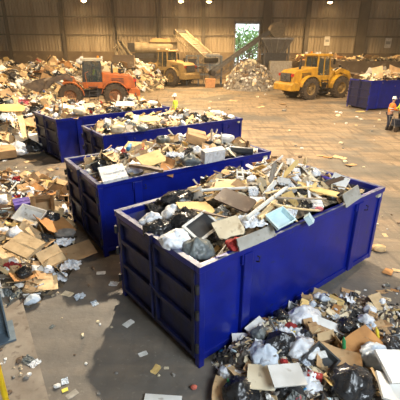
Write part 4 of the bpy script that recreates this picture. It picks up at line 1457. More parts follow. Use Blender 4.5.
def loader(label, loc, heading, body, scale=1.1, arm=0.0, tip=0.0, roofm=None, art=0.0, rimm=None, decal=None):
    roofm = roofm or body
    rimm = rimm or body
    t = thing('wheel_loader', label, 'loader', loc, heading, 'wheel loaders')
    t.scale = (scale,) * 3
    # rear frame and engine hood
    m = MB()
    m.prism([(-3.05, .75), (-.1, .75), (-.1, 1.25), (-2.1, 1.35), (-3.05, 1.1)], -.5, .5)
    m.box(-.25, -.35, .6, .9, .35, 1.15)
    m.build('rear_frame', DARKSTEEL, t)
    m = MB()
    m.prism([(-3.15, 1.25), (-3.05, 2.0), (-2.8, 2.18), (-.75, 2.42), (-.75, 1.25)], -.85, .85)
    hood = m.build('engine_hood', body, t, bevel=.05)
    m = MB()
    m.box(-3.2, -.62, 1.35, -3.1, .62, 1.98)
    g = m.build('rear_grille', BLACK, hood)
    m = MB()
    for k in range(7):
        m.box(-3.24, -.6, 1.4 + k * .085, -3.19, .6, 1.43 + k * .085)
    m.build('grille_bars', GREYSTEEL, g)
    for s in (-1, 1):
        m = MB()
        for k in range(5):
            m.box(-2.3, s * .85 - .02, 1.55 + k * .1, -1.4, s * .85 + .02, 1.6 + k * .1)
        m.build('side_vent', BLACK, hood)
        MB().box(-3.22, s * .78 - .08, 1.75, -3.05, s * .78 + .08, 1.95).build('tail_lamp', mat('tail_lamp_red', (.5, .03, .02), rough=.3, vary=0), hood)
    m = MB().prism([(-3.45, .7), (-3.45, 1.15), (-3.25, 1.32), (-2.75, 1.3), (-2.55, .95), (-2.65, .7)], -1.12, 1.12)
    m.build('counterweight', body, t, bevel=.05)
    m = MB().tube([(-1.5, .35, 2.25), (-1.5, .35, 2.95), (-1.6, .35, 3.05)], .07, 10)
    m.build('exhaust_pipe', DARKSTEEL, t)
    m = MB().tube([(-2.1, -.3, 2.2), (-2.1, -.3, 2.5)], .1, 10).tube([(-2.1, -.3, 2.5), (-2.1, -.3, 2.62)], .15, 10)
    m.build('air_intake', BLACK, t)
    # fenders
    for s in (-1, 1):
        m = MB()
        for x0, nm in ((-1.6, 'rear'),):
            arc = [(x0 + 1.0 * math.cos(a), .82 + 1.0 * math.sin(a)) for a in [rad(q) for q in range(10, 171, 20)]]
            arc2 = [(x0 + .95 * math.cos(a), .82 + .95 * math.sin(a)) for a in [rad(q) for q in range(170, 9, -20)]]
            for i in range(len(arc) - 1):
                q = [arc[i], arc[i + 1], arc2[-2 - i], arc2[-1 - i]]
                m.prism(q, s * .8, s * 1.3)
        m.build('rear_fender', body, t)
        m = MB()
        arc = [(1.6 + 1.0 * math.cos(a), .82 + 1.0 * math.sin(a)) for a in [rad(q) for q in range(60, 181, 20)]]
        arc2 = [(1.6 + .96 * math.cos(a), .82 + .96 * math.sin(a)) for a in [rad(q) for q in range(180, 59, -20)]]
        for i in range(len(arc) - 1):
            m.prism([arc[i], arc[i + 1], arc2[-2 - i], arc2[-1 - i]], s * .75, s * 1.25)
        m.build('front_fender', body, t)
        # steps
        m = MB()
        for k in range(4):
            m.box(-.35, s * (1.22 - k * .03), .5 + k * .3, .25, s * (.95 - k * .02), .54 + k * .3)
        m.bar((-.35, s * 1.2, .45), (-.35, s * 1.0, 1.5), .04)
        m.bar((.25, s * 1.2, .45), (.25, s * 1.0, 1.5), .04)
        m.build('steps', DARKSTEEL, t)
        m = MB().tube([(.35, s * 1.05, 1.5), (.42, s * 1.05, 2.4), (.2, s * 1.0, 2.5)], .02, 6)
        m.build('handrail', body, t)
    # cab
    m = MB().prism([(-.8, 1.3), (.6, 1.3), (.7, 1.75), (-.8, 1.75)], -.8, .8)
    m.build('cab_base', body, t, bevel=.03)
    m = MB()
    for s in (-1, 1):
        y = s * .74
        m.bar((-.72, y, 1.7), (-.66, y * .95, 3.2), .09)
        m.bar((-.02, y, 1.7), (-.06, y * .95, 3.2), .07)
        m.bar((.65, y, 1.7), (.5, y * .95, 3.2), .08)
        m.bar((-.72, y, 1.75), (.65, y, 1.75), .08)
    m.bar((.65, -.74, 1.75), (.65, .74, 1.75), .08)
    m.bar((-.72, -.74, 1.95), (-.72, .74, 1.95), .3)
    cabf = m.build('cab_frame', DARKSTEEL if body is ORANGE else roofm, t)
    m = MB()
    for s in (-1, 1):
        y = s * .735
        m.add([(-.68, y, 1.78), (.62, y, 1.78), (.48, y * .95, 3.18), (-.63, y * .95, 3.18)], [(0, 1, 2, 3)])
        m.add([(-.68, y - .012, 1.78), (.62, y - .012, 1.78), (.48, y * .95 - .012, 3.18), (-.63, y * .95 - .012, 3.18)], [(0, 1, 2, 3)])
    m.add([(.64, -.7, 1.78), (.64, .7, 1.78), (.5, .66, 3.18), (.5, -.66, 3.18)], [(0, 1, 2, 3)])
    m.add([(-.7, -.7, 2.1), (-.7, .7, 2.1), (-.65, .66, 3.18), (-.65, -.66, 3.18)], [(0, 1, 2, 3)])
    m.build('cab_glass', GLASS, cabf)
    m = MB().prism([(-.85, 3.2), (.65, 3.2), (.7, 3.28), (.6, 3.38), (-.8, 3.38), (-.9, 3.28)], -.82, .82)
    m.build('cab_roof', roofm, t, bevel=.03)
    m = MB().box(-.35, -.25, 1.75, .05, .25, 1.95).box(-.4, -.25, 1.9, -.28, .25, 2.6)
    m.tube([(.5, 0, 1.75), (.35, 0, 2.2)], .03, 6)
    m.lathe([(.19, -.015), (.19, .015), (.16, .015), (.16, -.015), (.19, -.015)], 16, Matrix.Translation((.33, 0, 2.22)) @ Matrix.Rotation(1.1, 4, 'Y') @ Matrix.Rotation(PI / 2, 4, 'X'))
    m.build('operator_seat', BLACK, t)
    m = MB()
    for s in (-1, 1):
        for x in (.6, -.82):
            m.box(x - .06, s * .6 - .09, 3.38, x + .06, s * .6 + .09, 3.5)
    m.build('work_lamp', STRIPE, t)
    m = MB().tube([(-.55, .3, 3.38), (-.55, .3, 3.55)], .07, 10)
    m.build('beacon', mat('beacon_orange', (.9, .3, .02), rough=.2, vary=0), t)
    for s in (-1, 1):
        m = MB().bar((.55, s * .75, 3.0), (.7, s * 1.1, 3.0), .03).box(.66, s * 1.06 - .1, 2.6, .70, s * 1.06 + .1, 3.0)
        m.build('mirror', BLACK, t)
    # front frame
    m = MB()
    m.prism([(.75, .7), (2.35, .65), (2.5, 1.0), (1.9, 2.05), (1.35, 2.1), (.95, 1.2)], -.42, .42)
    m.build('front_frame', body, t, bevel=.03)
    for x in (-1.6, 1.6):
        m = MB().tube([(x, -.85, .82), (x, .85, .82)], .17, 12)
        m.build('axle', DARKSTEEL, t)
        for s in (-1, 1):
            wheel(t, x, s * 1.0, .82, .58, rimm)
    # arms: turned about their pivot by arm
    P = Matrix.Translation((1.5, 0, 1.95)) @ Matrix.Rotation(-arm, 4, 'Y')
    m = MB()
    for s in (-1, 1):
        m.prism([(-.15, .12), (.5, .2), (1.35, -.35), (1.75, -1.15), (1.6, -1.3), (1.35, -1.2), (1.1, -.6), (.4, -.12), (-.15, -.15)], s * .55 - .06, s * .55 + .06, P)
    m.tube([P @ Vector((1.2, -.6, -.55)), P @ Vector((1.2, .6, -.55))], .09, 10)
    m.build('lift_arms', body if body is not ORANGE else MUD, t, bevel=.015)
    m = MB()
    m.bar(P @ Vector((.1, 0, .1)), P @ Vector((1.25, 0, -.05)), .13)
    m.bar(P @ Vector((1.0, 0, .25)), P @ Vector((1.25, 0, -.85)), .12)
    m.build('tilt_linkage', DARKSTEEL, t)
    m = MB()
    for s in (-1, 1):
        m.tube([(1.2, s * .42, 1.0), P @ Vector((1.05, s * .45, -.5))], .07, 8)
    m.build('lift_cylinder', GREYSTEEL, t)
    # bucket
    B = P @ Matrix.Translation((1.65, 0, -1.2)) @ Matrix.Rotation(arm - tip, 4, 'Y')
    m = MB()
    back = [(.0, .55), (-.05, .2), (.0, -.15), (.2, -.32), (1.15, -.36)]
    inn = [(1.15, -.33), (.22, -.27), (.06, -.12), (.02, .2), (.07, .55)]
    prof = back + inn
    n = len(back)
    for i in range(n - 1):
        m.prism([back[i], back[i + 1], inn[n - 2 - i], inn[n - 1 - i]], -1.42, 1.42, B)
    for s in (-1, 1):
        m.prism([(.0, .55), (-.05, .2), (.0, -.15), (.2, -.34), (1.15, -.36), (1.0, -.1), (.35, .45)], s * 1.4 - .03, s * 1.4 + .03, B)
    m.prism([(-.02, .5), (.1, .5), (.14, .62), (-.02, .62)], -1.43, 1.43, B)
    bu = m.build('bucket', MUD, t)
    m = MB()
    for k in range(9):
        y = -1.3 + k * .325
        m.box(1.1, y - .05, -.37, 1.3, y + .05, -.33, B)
    m.build('bucket_teeth', GREYSTEEL, bu)
    if decal:
        m = MB()
        decal(m)
        m.build('maker_badge', DARKP if body is not ORANGE else WHITEH, t)
    return t


RIMO = mat('muddy_orange_rim', (.28, .10, .03), (.12, .07, .04), rough=.8, scale=5, vary=0)
RIMY = mat('muddy_yellow_rim', (.30, .19, .06), (.14, .095, .05), rough=.8, scale=5, vary=0)
d1 = math.atan2(-.22, -.97)
loader('orange wheel loader facing the waste heap on the left', (-8.5, 31.0, 0), d1, ORANGE, 1.04, arm=.34, tip=.5, roofm=mat('dusty_cab_roof', (.45, .4, .3), vary=0), rimm=RIMO)
p = U(160, 83)
loader('dusty pale yellow wheel loader at the back, beside the mixed machinery', (-4.1, 49.0, 0), math.atan2(.62, -.78), YELLOWDULL, 1.18, arm=.1, tip=.3,
       rimm=RIMY)


def badge(m):
    for i in range(14):
        a = rad(40 + i * 20)
        M = Matrix.Translation((-3.27, 0, 1.66))
        b = rad(40 + (i + 1) * 20)
        m.bar((-3.27, math.cos(a) * .16, 1.66 + math.sin(a) * .16), (-3.27, math.cos(b) * .16, 1.66 + math.sin(b) * .16), .03)
    m.bar((-3.27, -.3, 1.5), (-3.27, .3, 1.82), .03)


loader('bright yellow wheel loader on the right, its bucket to the bay wall', (10.8, 37.0, 0), math.atan2(.45, .9), YELLOW, 1.14, arm=.32, tip=.6, rimm=RIMY, decal=badge)


# ------------------------------------------------------------------ conveyors and plant
BELT = mat('worn_belt', (.15, .12, .09), (.09, .07, .055), rough=.8, scale=2, bump=.2, vary=0)
PALEST = mat('dusty_pale_steel', (.34, .28, .19), (.22, .18, .12), rough=.7, scale=2, bump=.1, vary=0)
DUSTYGREY = mat('dusty_grey_steel', (.12, .12, .125), (.08, .075, .07), rough=.7, scale=2, bump=.1, vary=0)


def conveyor(label, a, b, w, fm, bm_, legs=(.25, .65), depth=.5, nrib=12, head=.3, sidewall=.25):
    "a: low end, b: high end"
    a, b = Vector(a), Vector(b)
    t = thing('belt_conveyor', label, 'conveyor', (a.x, a.y, 0))
    a0 = Vector((0, 0, a.z))
    b0 = b - Vector((a.x, a.y, 0))
    d = (b0 - a0).normalized()
    side = Vector((0, 0, 1)).cross(d).normalized()
    up = d.cross(side)
    m = MB()
    m.bar(a0 + up * .0, b0, w, .04)
    L = (b0 - a0).length
    for k in range(int(L / .6)):
        q = a0 + d * (k * .6 + .3) + up * .04
        m.bar(q - side * w * .48, q + side * w * .48, .05, .05)
    m.build('belt', bm_, t)
    for s in (-1, 1):
        m = MB()
        o = side * s * (w / 2 + .05)
        m.bar(a0 + o + up * sidewall, b0 + o + up * sidewall, .07, .1)
        m.bar(a0 + o - up * depth, b0 + o - up * depth, .07, .1)
        for k in range(nrib + 1):
            q = a0 + (b0 - a0) * (k / nrib)
            m.bar(q + o + up * sidewall, q + o - up * depth, .06)
            if k < nrib:
                q2 = a0 + (b0 - a0) * ((k + 1) / nrib)
                m.bar(q + o - up * depth, q2 + o + up * sidewall, .04)
        m.bar(a0 + o + up * sidewall * .5, b0 + o + up * sidewall * .5, .02, sidewall * 1.2)
        m.build('side_truss', fm, t)
    for q in (a0, b0):
        m = MB().tube([q - side * (w / 2 + .1), q + side * (w / 2 + .1)], head, 14)
        m.build('end_drum', DARKSTEEL, t)
    for f in legs:
        q = a0 + (b0 - a0) * f
        m = MB()
        for s in (-1, 1):
            o = side * s * (w / 2 + .05)
            top = q + o - up * depth
            m.bar(top, (top.x, top.y, 0), .12)
        l0 = q - up * depth
        m.bar((l0 + side * w / 2) * 1.0, Vector(((l0 - side * w / 2).x, (l0 - side * w / 2).y, l0.z * .4)), .07)
        m.build('support_leg', fm, t)
    return t


conveyor('long pale belt conveyor sloping down from the upper left at the back', at(211, 60, 47.5), at(180, 32, 53), 1.5, PALEST, BELT, legs=(.35, .8), depth=.5)
ca = at(212, 73, 47)
cb = at(272, 31, 49)
conveyor('dark belt conveyor rising to the right in front of the doorway', ca, cb, .95, DUSTYGREY, BELT, legs=(.28, .6, .82), depth=.75, nrib=14)
# head hood of the dark conveyor
t = thing('head_hood', 'tan drum hood at the top end of the dark conveyor', 'machine', (cb.x + .5, cb.y, 0))
m = MB().tube([(0, -1.0, cb.z + .1), (0, 1.0, cb.z + .1)], .85, 16)
m.build('hood_drum', mat('brown_hood_steel', (.22, .17, .11), (.14, .11, .07), vary=0), t)
m = MB().box(-.35, -.6, 0, -.15, -.4, cb.z - .5).box(-.35, .4, 0, -.15, .6, cb.z - .5)
m.build('support_leg', DUSTYGREY, t)
# feed hopper
hx0, hx1 = at(262, 40, 48).x, at(292, 40, 48).x
hz1, hz0 = at(277, 39, 48).z, at(277, 53, 48).z
hc, hw = (hx0 + hx1) / 2, (hx1 - hx0) / 2
t = thing('feed_hopper', 'grey feed hopper on legs between the conveyor head and yellow loader', 'hopper', (hc, 48.5, 0))
m = MB()
for s in (-1, 1):
    m.add([(-hw, s * 1.3, hz1), (hw, s * 1.3, hz1), (hw * .5, s * .6, hz0), (-hw * .5, s * .6, hz0)], [(0, 1, 2, 3)])
    m.add([(-hw, s * 1.25, hz1), (hw, s * 1.25, hz1), (hw * .5, s * .55, hz0), (-hw * .5, s * .55, hz0)], [(0, 1, 2, 3)])
    m.add([(s * hw, -1.3, hz1), (s * hw, 1.3, hz1), (s * hw * .5, .6, hz0), (s * hw * .5, -.6, hz0)], [(0, 1, 2, 3)])
m.build('hopper_bin', DUSTYGREY, t)
m = MB()
for s in (-1, 1):
    m.box(-hw - .05, s * 1.3 - .07, hz1 - .05, hw + .05, s * 1.3 + .07, hz1 + .12)
    m.box(s * hw - .07, -1.3, hz1 - .05, s * hw + .07, 1.3, hz1 + .12)
for k in range(5):
    m.bar((-hw + k * hw / 2, -1.32, hz1), (-hw * .5 + k * hw / 4, -.62, hz0), .1)
m.build('hopper_rim', GREYSTEEL, t)
m = MB().box(-hw * .75, -.7, hz0 - 1.6, hw * .7, .7, hz0)
m.box(-hw * .9, -.8, hz0 - .25, hw * .9, .8, hz0 - .1)
m.build('crusher_body', DARKSTEEL, t)
for sx in (-1, 1):
    for sy in (-1, 1):
        MB().box(sx * hw * .8 - .09, sy * .9 - .09, 0, sx * hw * .8 + .09, sy * .9 + .09, hz1 - .3).build('support_leg', DUSTYGREY, t)
# concrete block under it
x0, x1 = at(268, 80, 47).x, at(289, 80, 47).x
m = MB().box(0, 0, 0, x1 - x0, 1.2, at(278, 61, 47).z)
m.box(.3, -.08, .4, x1 - x0 - .3, 0, at(278, 64, 47).z)
o = m.build('control_cabinet', mat('dusty_cabinet', (.40, .36, .30), (.3, .26, .21), vary=0), loc=(x0, 46.2, 0))
tag(o, 'pale steel cabinet standing under the grey feed hopper', 'cabinet')
# small yellow skid machine
p = at(237, 80, 47)
t = thing('diesel_generator', 'small yellow machine beside the low end of the dark conveyor', 'machine', (p.x, 47.2, 0))
m = MB().prism([(-.7, .35), (.7, .35), (.7, 1.5), (.45, 1.75), (-.7, 1.75)], -.5, .5)
m.build('machine_body', YELLOW, t, bevel=.04)
m = MB()
for k in range(6):
    m.box(-.5, -.53, .6 + k * .13, .2, -.5, .67 + k * .13)
m.build('side_vent', BLACK, t)
m = MB().box(-.8, -.55, .15, .8, .55, .35)
m.build('base_frame', DARKSTEEL, t)
for sx in (-1, 1):
    for sy in (-1, 1):
        MB().tube([(sx * .5, sy * .6, .22), (sx * .5, sy * .45, .22)], .22, 14).build('wheel', TYRE, t)
# transfer station under the low end of both conveyors: blue grey frame
p = at(213, 80, 48)
t = thing('transfer_station', 'blue grey steel frame where the two conveyors meet', 'machine', (p.x, 48.0, 0))
m = MB()
for x in (-3.2, -1.8, -.4, 1.0):
    for y in (-.3, 2.2):
        m.box(x - .06, y - .06, 0, x + .06, y + .06, 3.4)
for z in (1.2, 2.3, 3.3):
    m.box(-3.2, -.34, z, 1.0, -.26, z + .1)
    m.box(-3.2, 2.16, z, 1.0, 2.24, z + .1)
for x in (-3.2, -1.8, -.4, 1.0):
    m.box(x - .04, -.3, 3.3, x + .04, 2.2, 3.4)
m.bar((-3.2, -.3, 0), (-1.8, -.3, 3.3), .07)
m.build('steel_frame', BLUESTEEL, t)
m = MB().box(-.9, .1, 2.0, .8, 1.9, 3.6)
m.prism([(-.8, 2.0), (.7, 2.0), (.25, 1.3), (-.35, 1.3)], .2, 1.8)
m.build('transfer_chute', mat('pale_chute_steel', (.50, .47, .42), (.38, .34, .28), vary=0), t)
m = MB().box(-3.1, .0, 1.9, -1.2, 2.0, 2.0).box(-3.0, .3, 1.99, -2.0, 1.6, 3.0)
m.build('drive_unit', DARKSTEEL, t)
p = at(210, 80, 46)
o = MB().prism([(-.55, 0), (.55, 0), (.6, .9), (-.5, 1.0)], -.4, .4).box(-.6, -.45, .85, .62, .45, .95).build('litter_tub', mat('orange_tub', (.62, .3, .12), (.5, .24, .1), vary=0), loc=(p.x, 45.6, 0))
tag(o, 'orange brown tub on the floor under the conveyor junction', 'tub')
# trommel screen left of the dusty loader
p = at(157, 48, 53.5)
t = thing('trommel_screen', 'long pale screening drum on a dark frame behind the dusty loader', 'machine', (p.x, 54, 0))
hl = 2.9
m = MB().tube([(-hl, 0, p.z), (hl * .9, 0, p.z)], .75, 18)
for k in range(7):
    m.tube([(-hl + k * .9, 0, p.z), (-hl + k * .9 + .1, 0, p.z)], .82, 18)
m.build('screen_drum', PALEST, t, smooth=False)
m = MB().box(-hl - .3, -.8, p.z - 1.4, hl, .8, p.z - .65).box(-hl - .6, -1.0, p.z - 2.2, hl + .3, 1.0, p.z - 1.5)
m.box(-hl - .9, -.8, p.z - .5, -hl, .8, p.z + .6)
m.build('machine_frame', DARKSTEEL, t)
for x in (-2.6, 0, 2.4):
    MB().box(x - .12, -.9, 0, x + .12, -.7, p.z - 2.2).box(x - .12, .7, 0, x + .12, .9, p.z - 2.2).build('support_leg', BLUESTEEL, t)
m = MB().prism([(-.9, p.z + .7), (1.9, p.z + .7), (1.6, p.z + 1.15), (-.5, p.z + 1.2)], -.7, .7)
m.build('top_cover', mat('orange_brown_cover', (.45, .27, .12), (.36, .22, .11), vary=0), t)
# leaning pale ladder conveyor above the left bay
conveyor('narrow cream ladder conveyor leaning over the mixed scrap at the left bay', at(141, 76, 46), at(119, 42, 49.5), .5, PALEST, BELT, legs=(.8,), depth=.35, nrib=9, head=.18)
p = at(125, 50, 49.5)
t = thing('sorting_grab', 'cream hydraulic grab hanging at the top of the narrow ladder conveyor', 'machine', (p.x - .6, 49.6, 0))
m = MB().box(-.1, -.1, 0, .1, .1, at(120, 40, 50).z)
m.build('mast', PALEST, t)
m = MB()
zt = at(120, 44, 49.5).z
for k in range(5):
    a = k * 2 * PI / 5
    c, s = math.cos(a), math.sin(a)
    m.bar((0, 0, zt), (c * .8, s * .8, zt - .5), .16)
    m.bar((c * .8, s * .8, zt - .5), (c * .55, s * .55, zt - 1.5), .16)
m.build('claw', PALEST, t)

# ------------------------------------------------------------------ trees outside the doorway
LEAF = mat('sunlit_leaves', (.30, .55, .22), (.14, .34, .12), rough=.8, scale=2, bump=0)
BARK = mat('bark', (.12, .09, .06), vary=0)
for i, (px, Y, h, lab) in enumerate(((238, 74, 8.0, 'green tree outside the doorway, on its left side'), (249, 78, 9.0, 'taller green tree outside the doorway, in its middle'),
                                     (259, 73, 7.5, 'green tree outside the doorway, on its right side'))):
    x = at(px, 50, Y).x
    t = thing('leafy_tree', lab, 'tree', (x, Y, -.05))
    MB().tube([(0, 0, 0), (.1, 0, h * .35), (.0, .1, h * .7)], [.25, .18, .08], 8).build('trunk', BARK, t)
    m = MB()
    r = random.Random(i)
    for k in range(900):
        v = Vector((r.gauss(0, 1), r.gauss(0, 1), r.gauss(0, 1))).normalized() * (r.random() ** .4)
        c = Vector((v.x * h * .33, v.y * h * .33, h * .58 + v.z * h * .4))
        M = Matrix.Translation(c) @ Euler((r.uniform(0, 6), r.uniform(0, 6), r.uniform(0, 6))).to_matrix().to_4x4()
        s = r.uniform(.15, .35)
        m.add([(-s, 0, 0), (0, -s * .5, .03), (s, 0, 0), (0, s * .5, .03)], [(0, 1, 2, 3)], M)
    m.build('foliage', LEAF, t)

# ------------------------------------------------------------------ workers
def skin_mesh(name, verts, edges, rads, M, parent, root=0, sub=1):
    me = bpy.data.meshes.new(name)
    me.from_pydata(verts, edges, [])
    o = bpy.data.objects.new(name, me)
    C.objects.link(o)
    sk = o.modifiers.new('skin', 'SKIN')
    sk.use_smooth_shade = True
    sl = me.skin_vertices[0].data
    for i, q in enumerate(rads):
        sl[i].radius = q if isinstance(q, tuple) else (q, q)
        sl[i].use_root = i == root
    sb = o.modifiers.new('sub', 'SUBSURF')
    sb.levels = sb.render_levels = sub
    dg = bpy.context.evaluated_depsgraph_get()
    me2 = bpy.data.meshes.new_from_object(o.evaluated_get(dg))
    bpy.data.objects.remove(o)
    me2.name = name
    me2.materials.clear()
    me2.materials.append(M)
    o = bpy.data.objects.new(name, me2)
    C.objects.link(o)
    o.parent = parent
    return o


def person(label, loc, face, shirt, helmet, arms, vest_stripes=True, legs=((.10, .06), (-.10, -.08)), lean=.05, sit=False):
    "local frame: +x is where the person looks, +y to their left. arms: (elbow, wrist) for left and right"
    t = thing('person', label, 'person', loc, face)
    hip = 0.93
    sh = 1.46
    lx = lean
    V, E_, Rr = [], [], []

    def v(p, r_, prev=None):
        V.append(p)
        Rr.append(r_)
        if prev is not None:
            E_.append((prev, len(V) - 1))
        return len(V) - 1
    pel = v((0, 0, hip), (.13, .17))
    w = v((lx * .4, 0, 1.10), (.11, .145), pel)
    ch = v((lx * .8, 0, 1.30), (.12, .18), w)
    nk = v((lx, 0, sh + .02), (.07, .09), ch)
    nk2 = v((lx + .01, 0, sh + .10), .055, nk)
    hd = v((lx + .03, 0, sh + .19), (.085, .075), nk2)
    v((lx + .035, 0, sh + .29), (.09, .075), hd)
    hands = []
    for s, (el, wr) in zip((1, -1), arms):
        a = v((lx, s * .17, sh - .03), .06, ch)
        e = v(el, .045, a)
        w1 = v(wr, .03, e)
        d = (Vector(wr) - Vector(el)).normalized()
        side = d.cross(Vector((0, 0, 1)))
        if side.length < .1:
            side = Vector((1, 0, 0))
        side.normalize()
        pl = Vector(wr) + d * .07
        pa = v(tuple(pl), (.035, .02), w1)
        hands.append((pl, d, side, s))
    for s, (fx, bx_) in zip((1, -1), legs):
        a = v((0, s * .1, hip - .06), .095, pel)
        k = v((.42, s * .12, hip) if sit else (fx * .6 + .03, s * .11, .50), .068, a)
        an = v((.50, s * .12, hip - .40) if sit else (fx, s * .12, .10), .042, k)
        v((.62, s * .13, hip - .45) if sit else (fx + .13, s * .135, .045), (.04, .03), an)
    body = skin_mesh('body', V, E_, Rr, SKIN, t, 0, 2)
    # five fingers on each hand
    for pl, d, side, s in hands:
        curl = Vector((0, 0, -1)) if abs(d.z) < .8 else Vector((1, 0, 0))
        for k in range(4):
            off = side * ((k - 1.5) * .019)
            ln = (.062, .075, .07, .055)[k]
            p0 = pl + off
            p1 = pl + off + d * (.035 + ln * .4)
            p2 = p1 + (d * .8 + curl * .5).normalized() * ln * .45
            p3 = p2 + (d * .4 + curl * .9).normalized() * ln * .35
            MB().tube([p0, p1, p2, p3], [.009, .0088, .008, .006], 8).build('finger', SKIN, body, smooth=True)
        b0 = pl - d * .03 - side * s * .02
        MB().tube([b0, b0 - side * s * .035 + d * .03, b0 - side * s * .04 + d * .065 + curl * .01], [.011, .010, .007], 8).build('thumb', SKIN, body, smooth=True)
    # face
    hc = Vector((lx + .045, 0, sh + .23))
    m = MB().prism([(.075, .015), (.115, -.015), (.078, -.03)], -.014, .014, Matrix.Translation(hc))
    m.build('nose', SKIN, body)
    for s in (1, -1):
        MB().box(.078, s * .032 - .013, .022, .09, s * .032 + .013, .034, Matrix.Translation(hc)).build('eye', BLACK, body)
        MB().tube([hc + Vector((-.01, s * .078, .02)), hc + Vector((-.012, s * .092, .0)), hc + Vector((-.008, s * .08, -.025))], .012, 8).build('ear', SKIN, body)
    MB().box(.076, -.024, -.06, .088, .024, -.052, Matrix.Translation(hc)).build('mouth', mat('lips', (.35, .13, .1), vary=0), body)
    # hair at the back under the helmet
    vs, fs = ico(2)
    MB().add([(q.x * .088 - .022, q.y * .088, q.z * .09 + .02) for q in vs], fs, Matrix.Translation(hc)).build('hair', HAIR, body, smooth=True)
    # helmet
    prof = [(0, .135), (.05, .128), (.09, .1), (.112, .05), (.118, .0), (.13, -.005), (.118, -.012), (0, -.0)]
    m = MB().lathe(prof, 24, Matrix.Translation(hc + Vector((-.012, 0, .045))) @ Matrix.Rotation(PI / 2, 4, 'X'))
    m.prism([(.09, .0), (.165, -.018), (.165, -.008), (.09, .02)], -.075, .075, Matrix.Translation(hc + Vector((-.01, 0, .045))))
    m.box(-.09, -.012, .12, .08, .012, .14, Matrix.Translation(hc + Vector((-.012, 0, .04))))
    m.build('helmet', helmet, t, smooth=False)
    # shirt: torso and sleeves
    V, E_, Rr = [], [], []
    pel = v((0, 0, hip + .02), (.148, .185))
    w = v((lx * .4, 0, 1.10), (.135, .168), pel)
    ch = v((lx * .8, 0, 1.30), (.145, .20), w)
    nk = v((lx, 0, sh + .03), (.09, .11), ch)
    for s, (el, wr) in zip((1, -1), arms):
        a = v((lx, s * .18, sh - .035), .078, ch)
        e = v(el, .062, a)
        w1 = v(tuple(Vector(el).lerp(Vector(wr), .8)), .048, e)
    shirt_o = skin_mesh('work_shirt', V, E_, Rr, shirt, t, 0, 2)
    if vest_stripes:
        for z, rx, ry in ((1.08, .152, .186), (1.2, .155, .196)):
            m = MB()
            n = 28
            vs = []
            for k in range(n):
                a = 2 * PI * k / n
                for dz in (0, .045):
                    vs.append((lx * .5 + rx * math.cos(a), ry * math.sin(a), z + dz))
            m.add(vs, [(2 * k, 2 * ((k + 1) % n), 2 * ((k + 1) % n) + 1, 2 * k + 1) for k in range(n)])
            m.build('reflective_band', STRIPE, shirt_o)
    # trousers
    V, E_, Rr = [], [], []
    pel = v((0, 0, hip + .03), (.14, .175))
    for s, (fx, bx_) in zip((1, -1), legs):
        a = v((0, s * .1, hip - .08), .112, pel)
        k = v((.42, s * .12, hip) if sit else (fx * .6 + .03, s * .11, .50), .088, a)
        an = v((.50, s * .12, hip - .38) if sit else (fx, s * .12, .12), .07, k)
    skin_mesh('trousers', V, E_, Rr, NAVY, t, 0, 2)
    for s, (fx, bx_) in zip((1, -1), legs):
        m = MB().prism([(-.09, 0), (.2, 0), (.21, .05), (.15, .09), (.05, .12), (.045, .2), (-.075, .2), (-.09, .1)], s * .12 - .05, s * .12 + .055,
                       Matrix.Translation((.50, 0, hip - .5) if sit else (fx, 0, 0)))
        m.build('boot', BOOT, t, bevel=.015)
    return t


p = U(387, 129.5)
person('worker in an orange shirt, white helmet and dark trousers by the right edge', (p.x, p.y, 0), rad(8), HIVO, WHITEH,
       (((.12, .24, 1.18), (.36, .16, 1.14)), ((.10, -.26, 1.17), (.36, -.14, 1.10))), legs=((.08, 0), (-.10, 0)), lean=.07)
p = U(398.5, 128.5)
person('worker in a yellow vest and yellow helmet cut by the right edge', (p.x, p.y, 0), rad(176), HIVY, YELLOWH,
       (((.10, .26, 1.18), (.30, .18, 1.10)), ((.12, -.25, 1.17), (.34, -.12, 1.12))), legs=((.06, 0), (-.06, 0)), lean=.05)
p = U(394, 130)
t = thing('hand_trolley', 'dark low handcart between the two workers at the right edge', 'cart', (p.x, p.y - .35, 0), rad(10))
m = MB().box(-.35, -.25, .3, .4, .25, .36)
m.build('deck', DARKP, t)
m = MB().box(-.3, -.22, .36, .3, .22, .68)
m.build('tool_case', NAVY, t)
m = MB().tube([(-.36, .2, .33), (-.5, .2, .85), (-.5, -.2, .85), (-.36, -.2, .33)], .018, 8)
m.build('handle', GREYSTEEL, t)
for x in (-.25, .3):
    for y in (-.24, .24):
        m = MB().tube([(x, y - .03, .15), (x, y + .03, .15)], .15, 16)
        m.build('wheel', TYRE, t)
p = Vector((-1.46, 22.6, 0))
person('worker in a yellow safety vest and white helmet standing behind the skips', (p.x, p.y, 0), rad(200), HIVY, WHITEH,
       (((.06, .26, 1.16), (.16, .25, .92)), ((.05, -.27, 1.16), (.15, -.25, .92))), legs=((.04, 0), (-.05, 0)), lean=.02)

# operator in the orange cab: hips on the seat
t = person('operator in a yellow vest seated inside the orange loader cab', (-8.4, 31.0, 0), d1, HIVY, WHITEH,
           (((.12, .24, 1.12), (.36, .14, 1.12)), ((.12, -.24, 1.12), (.36, -.14, 1.12))), sit=True)
t.location.z = 1.95 * 1.04 - .93 + .13
t.location.x -= -.15

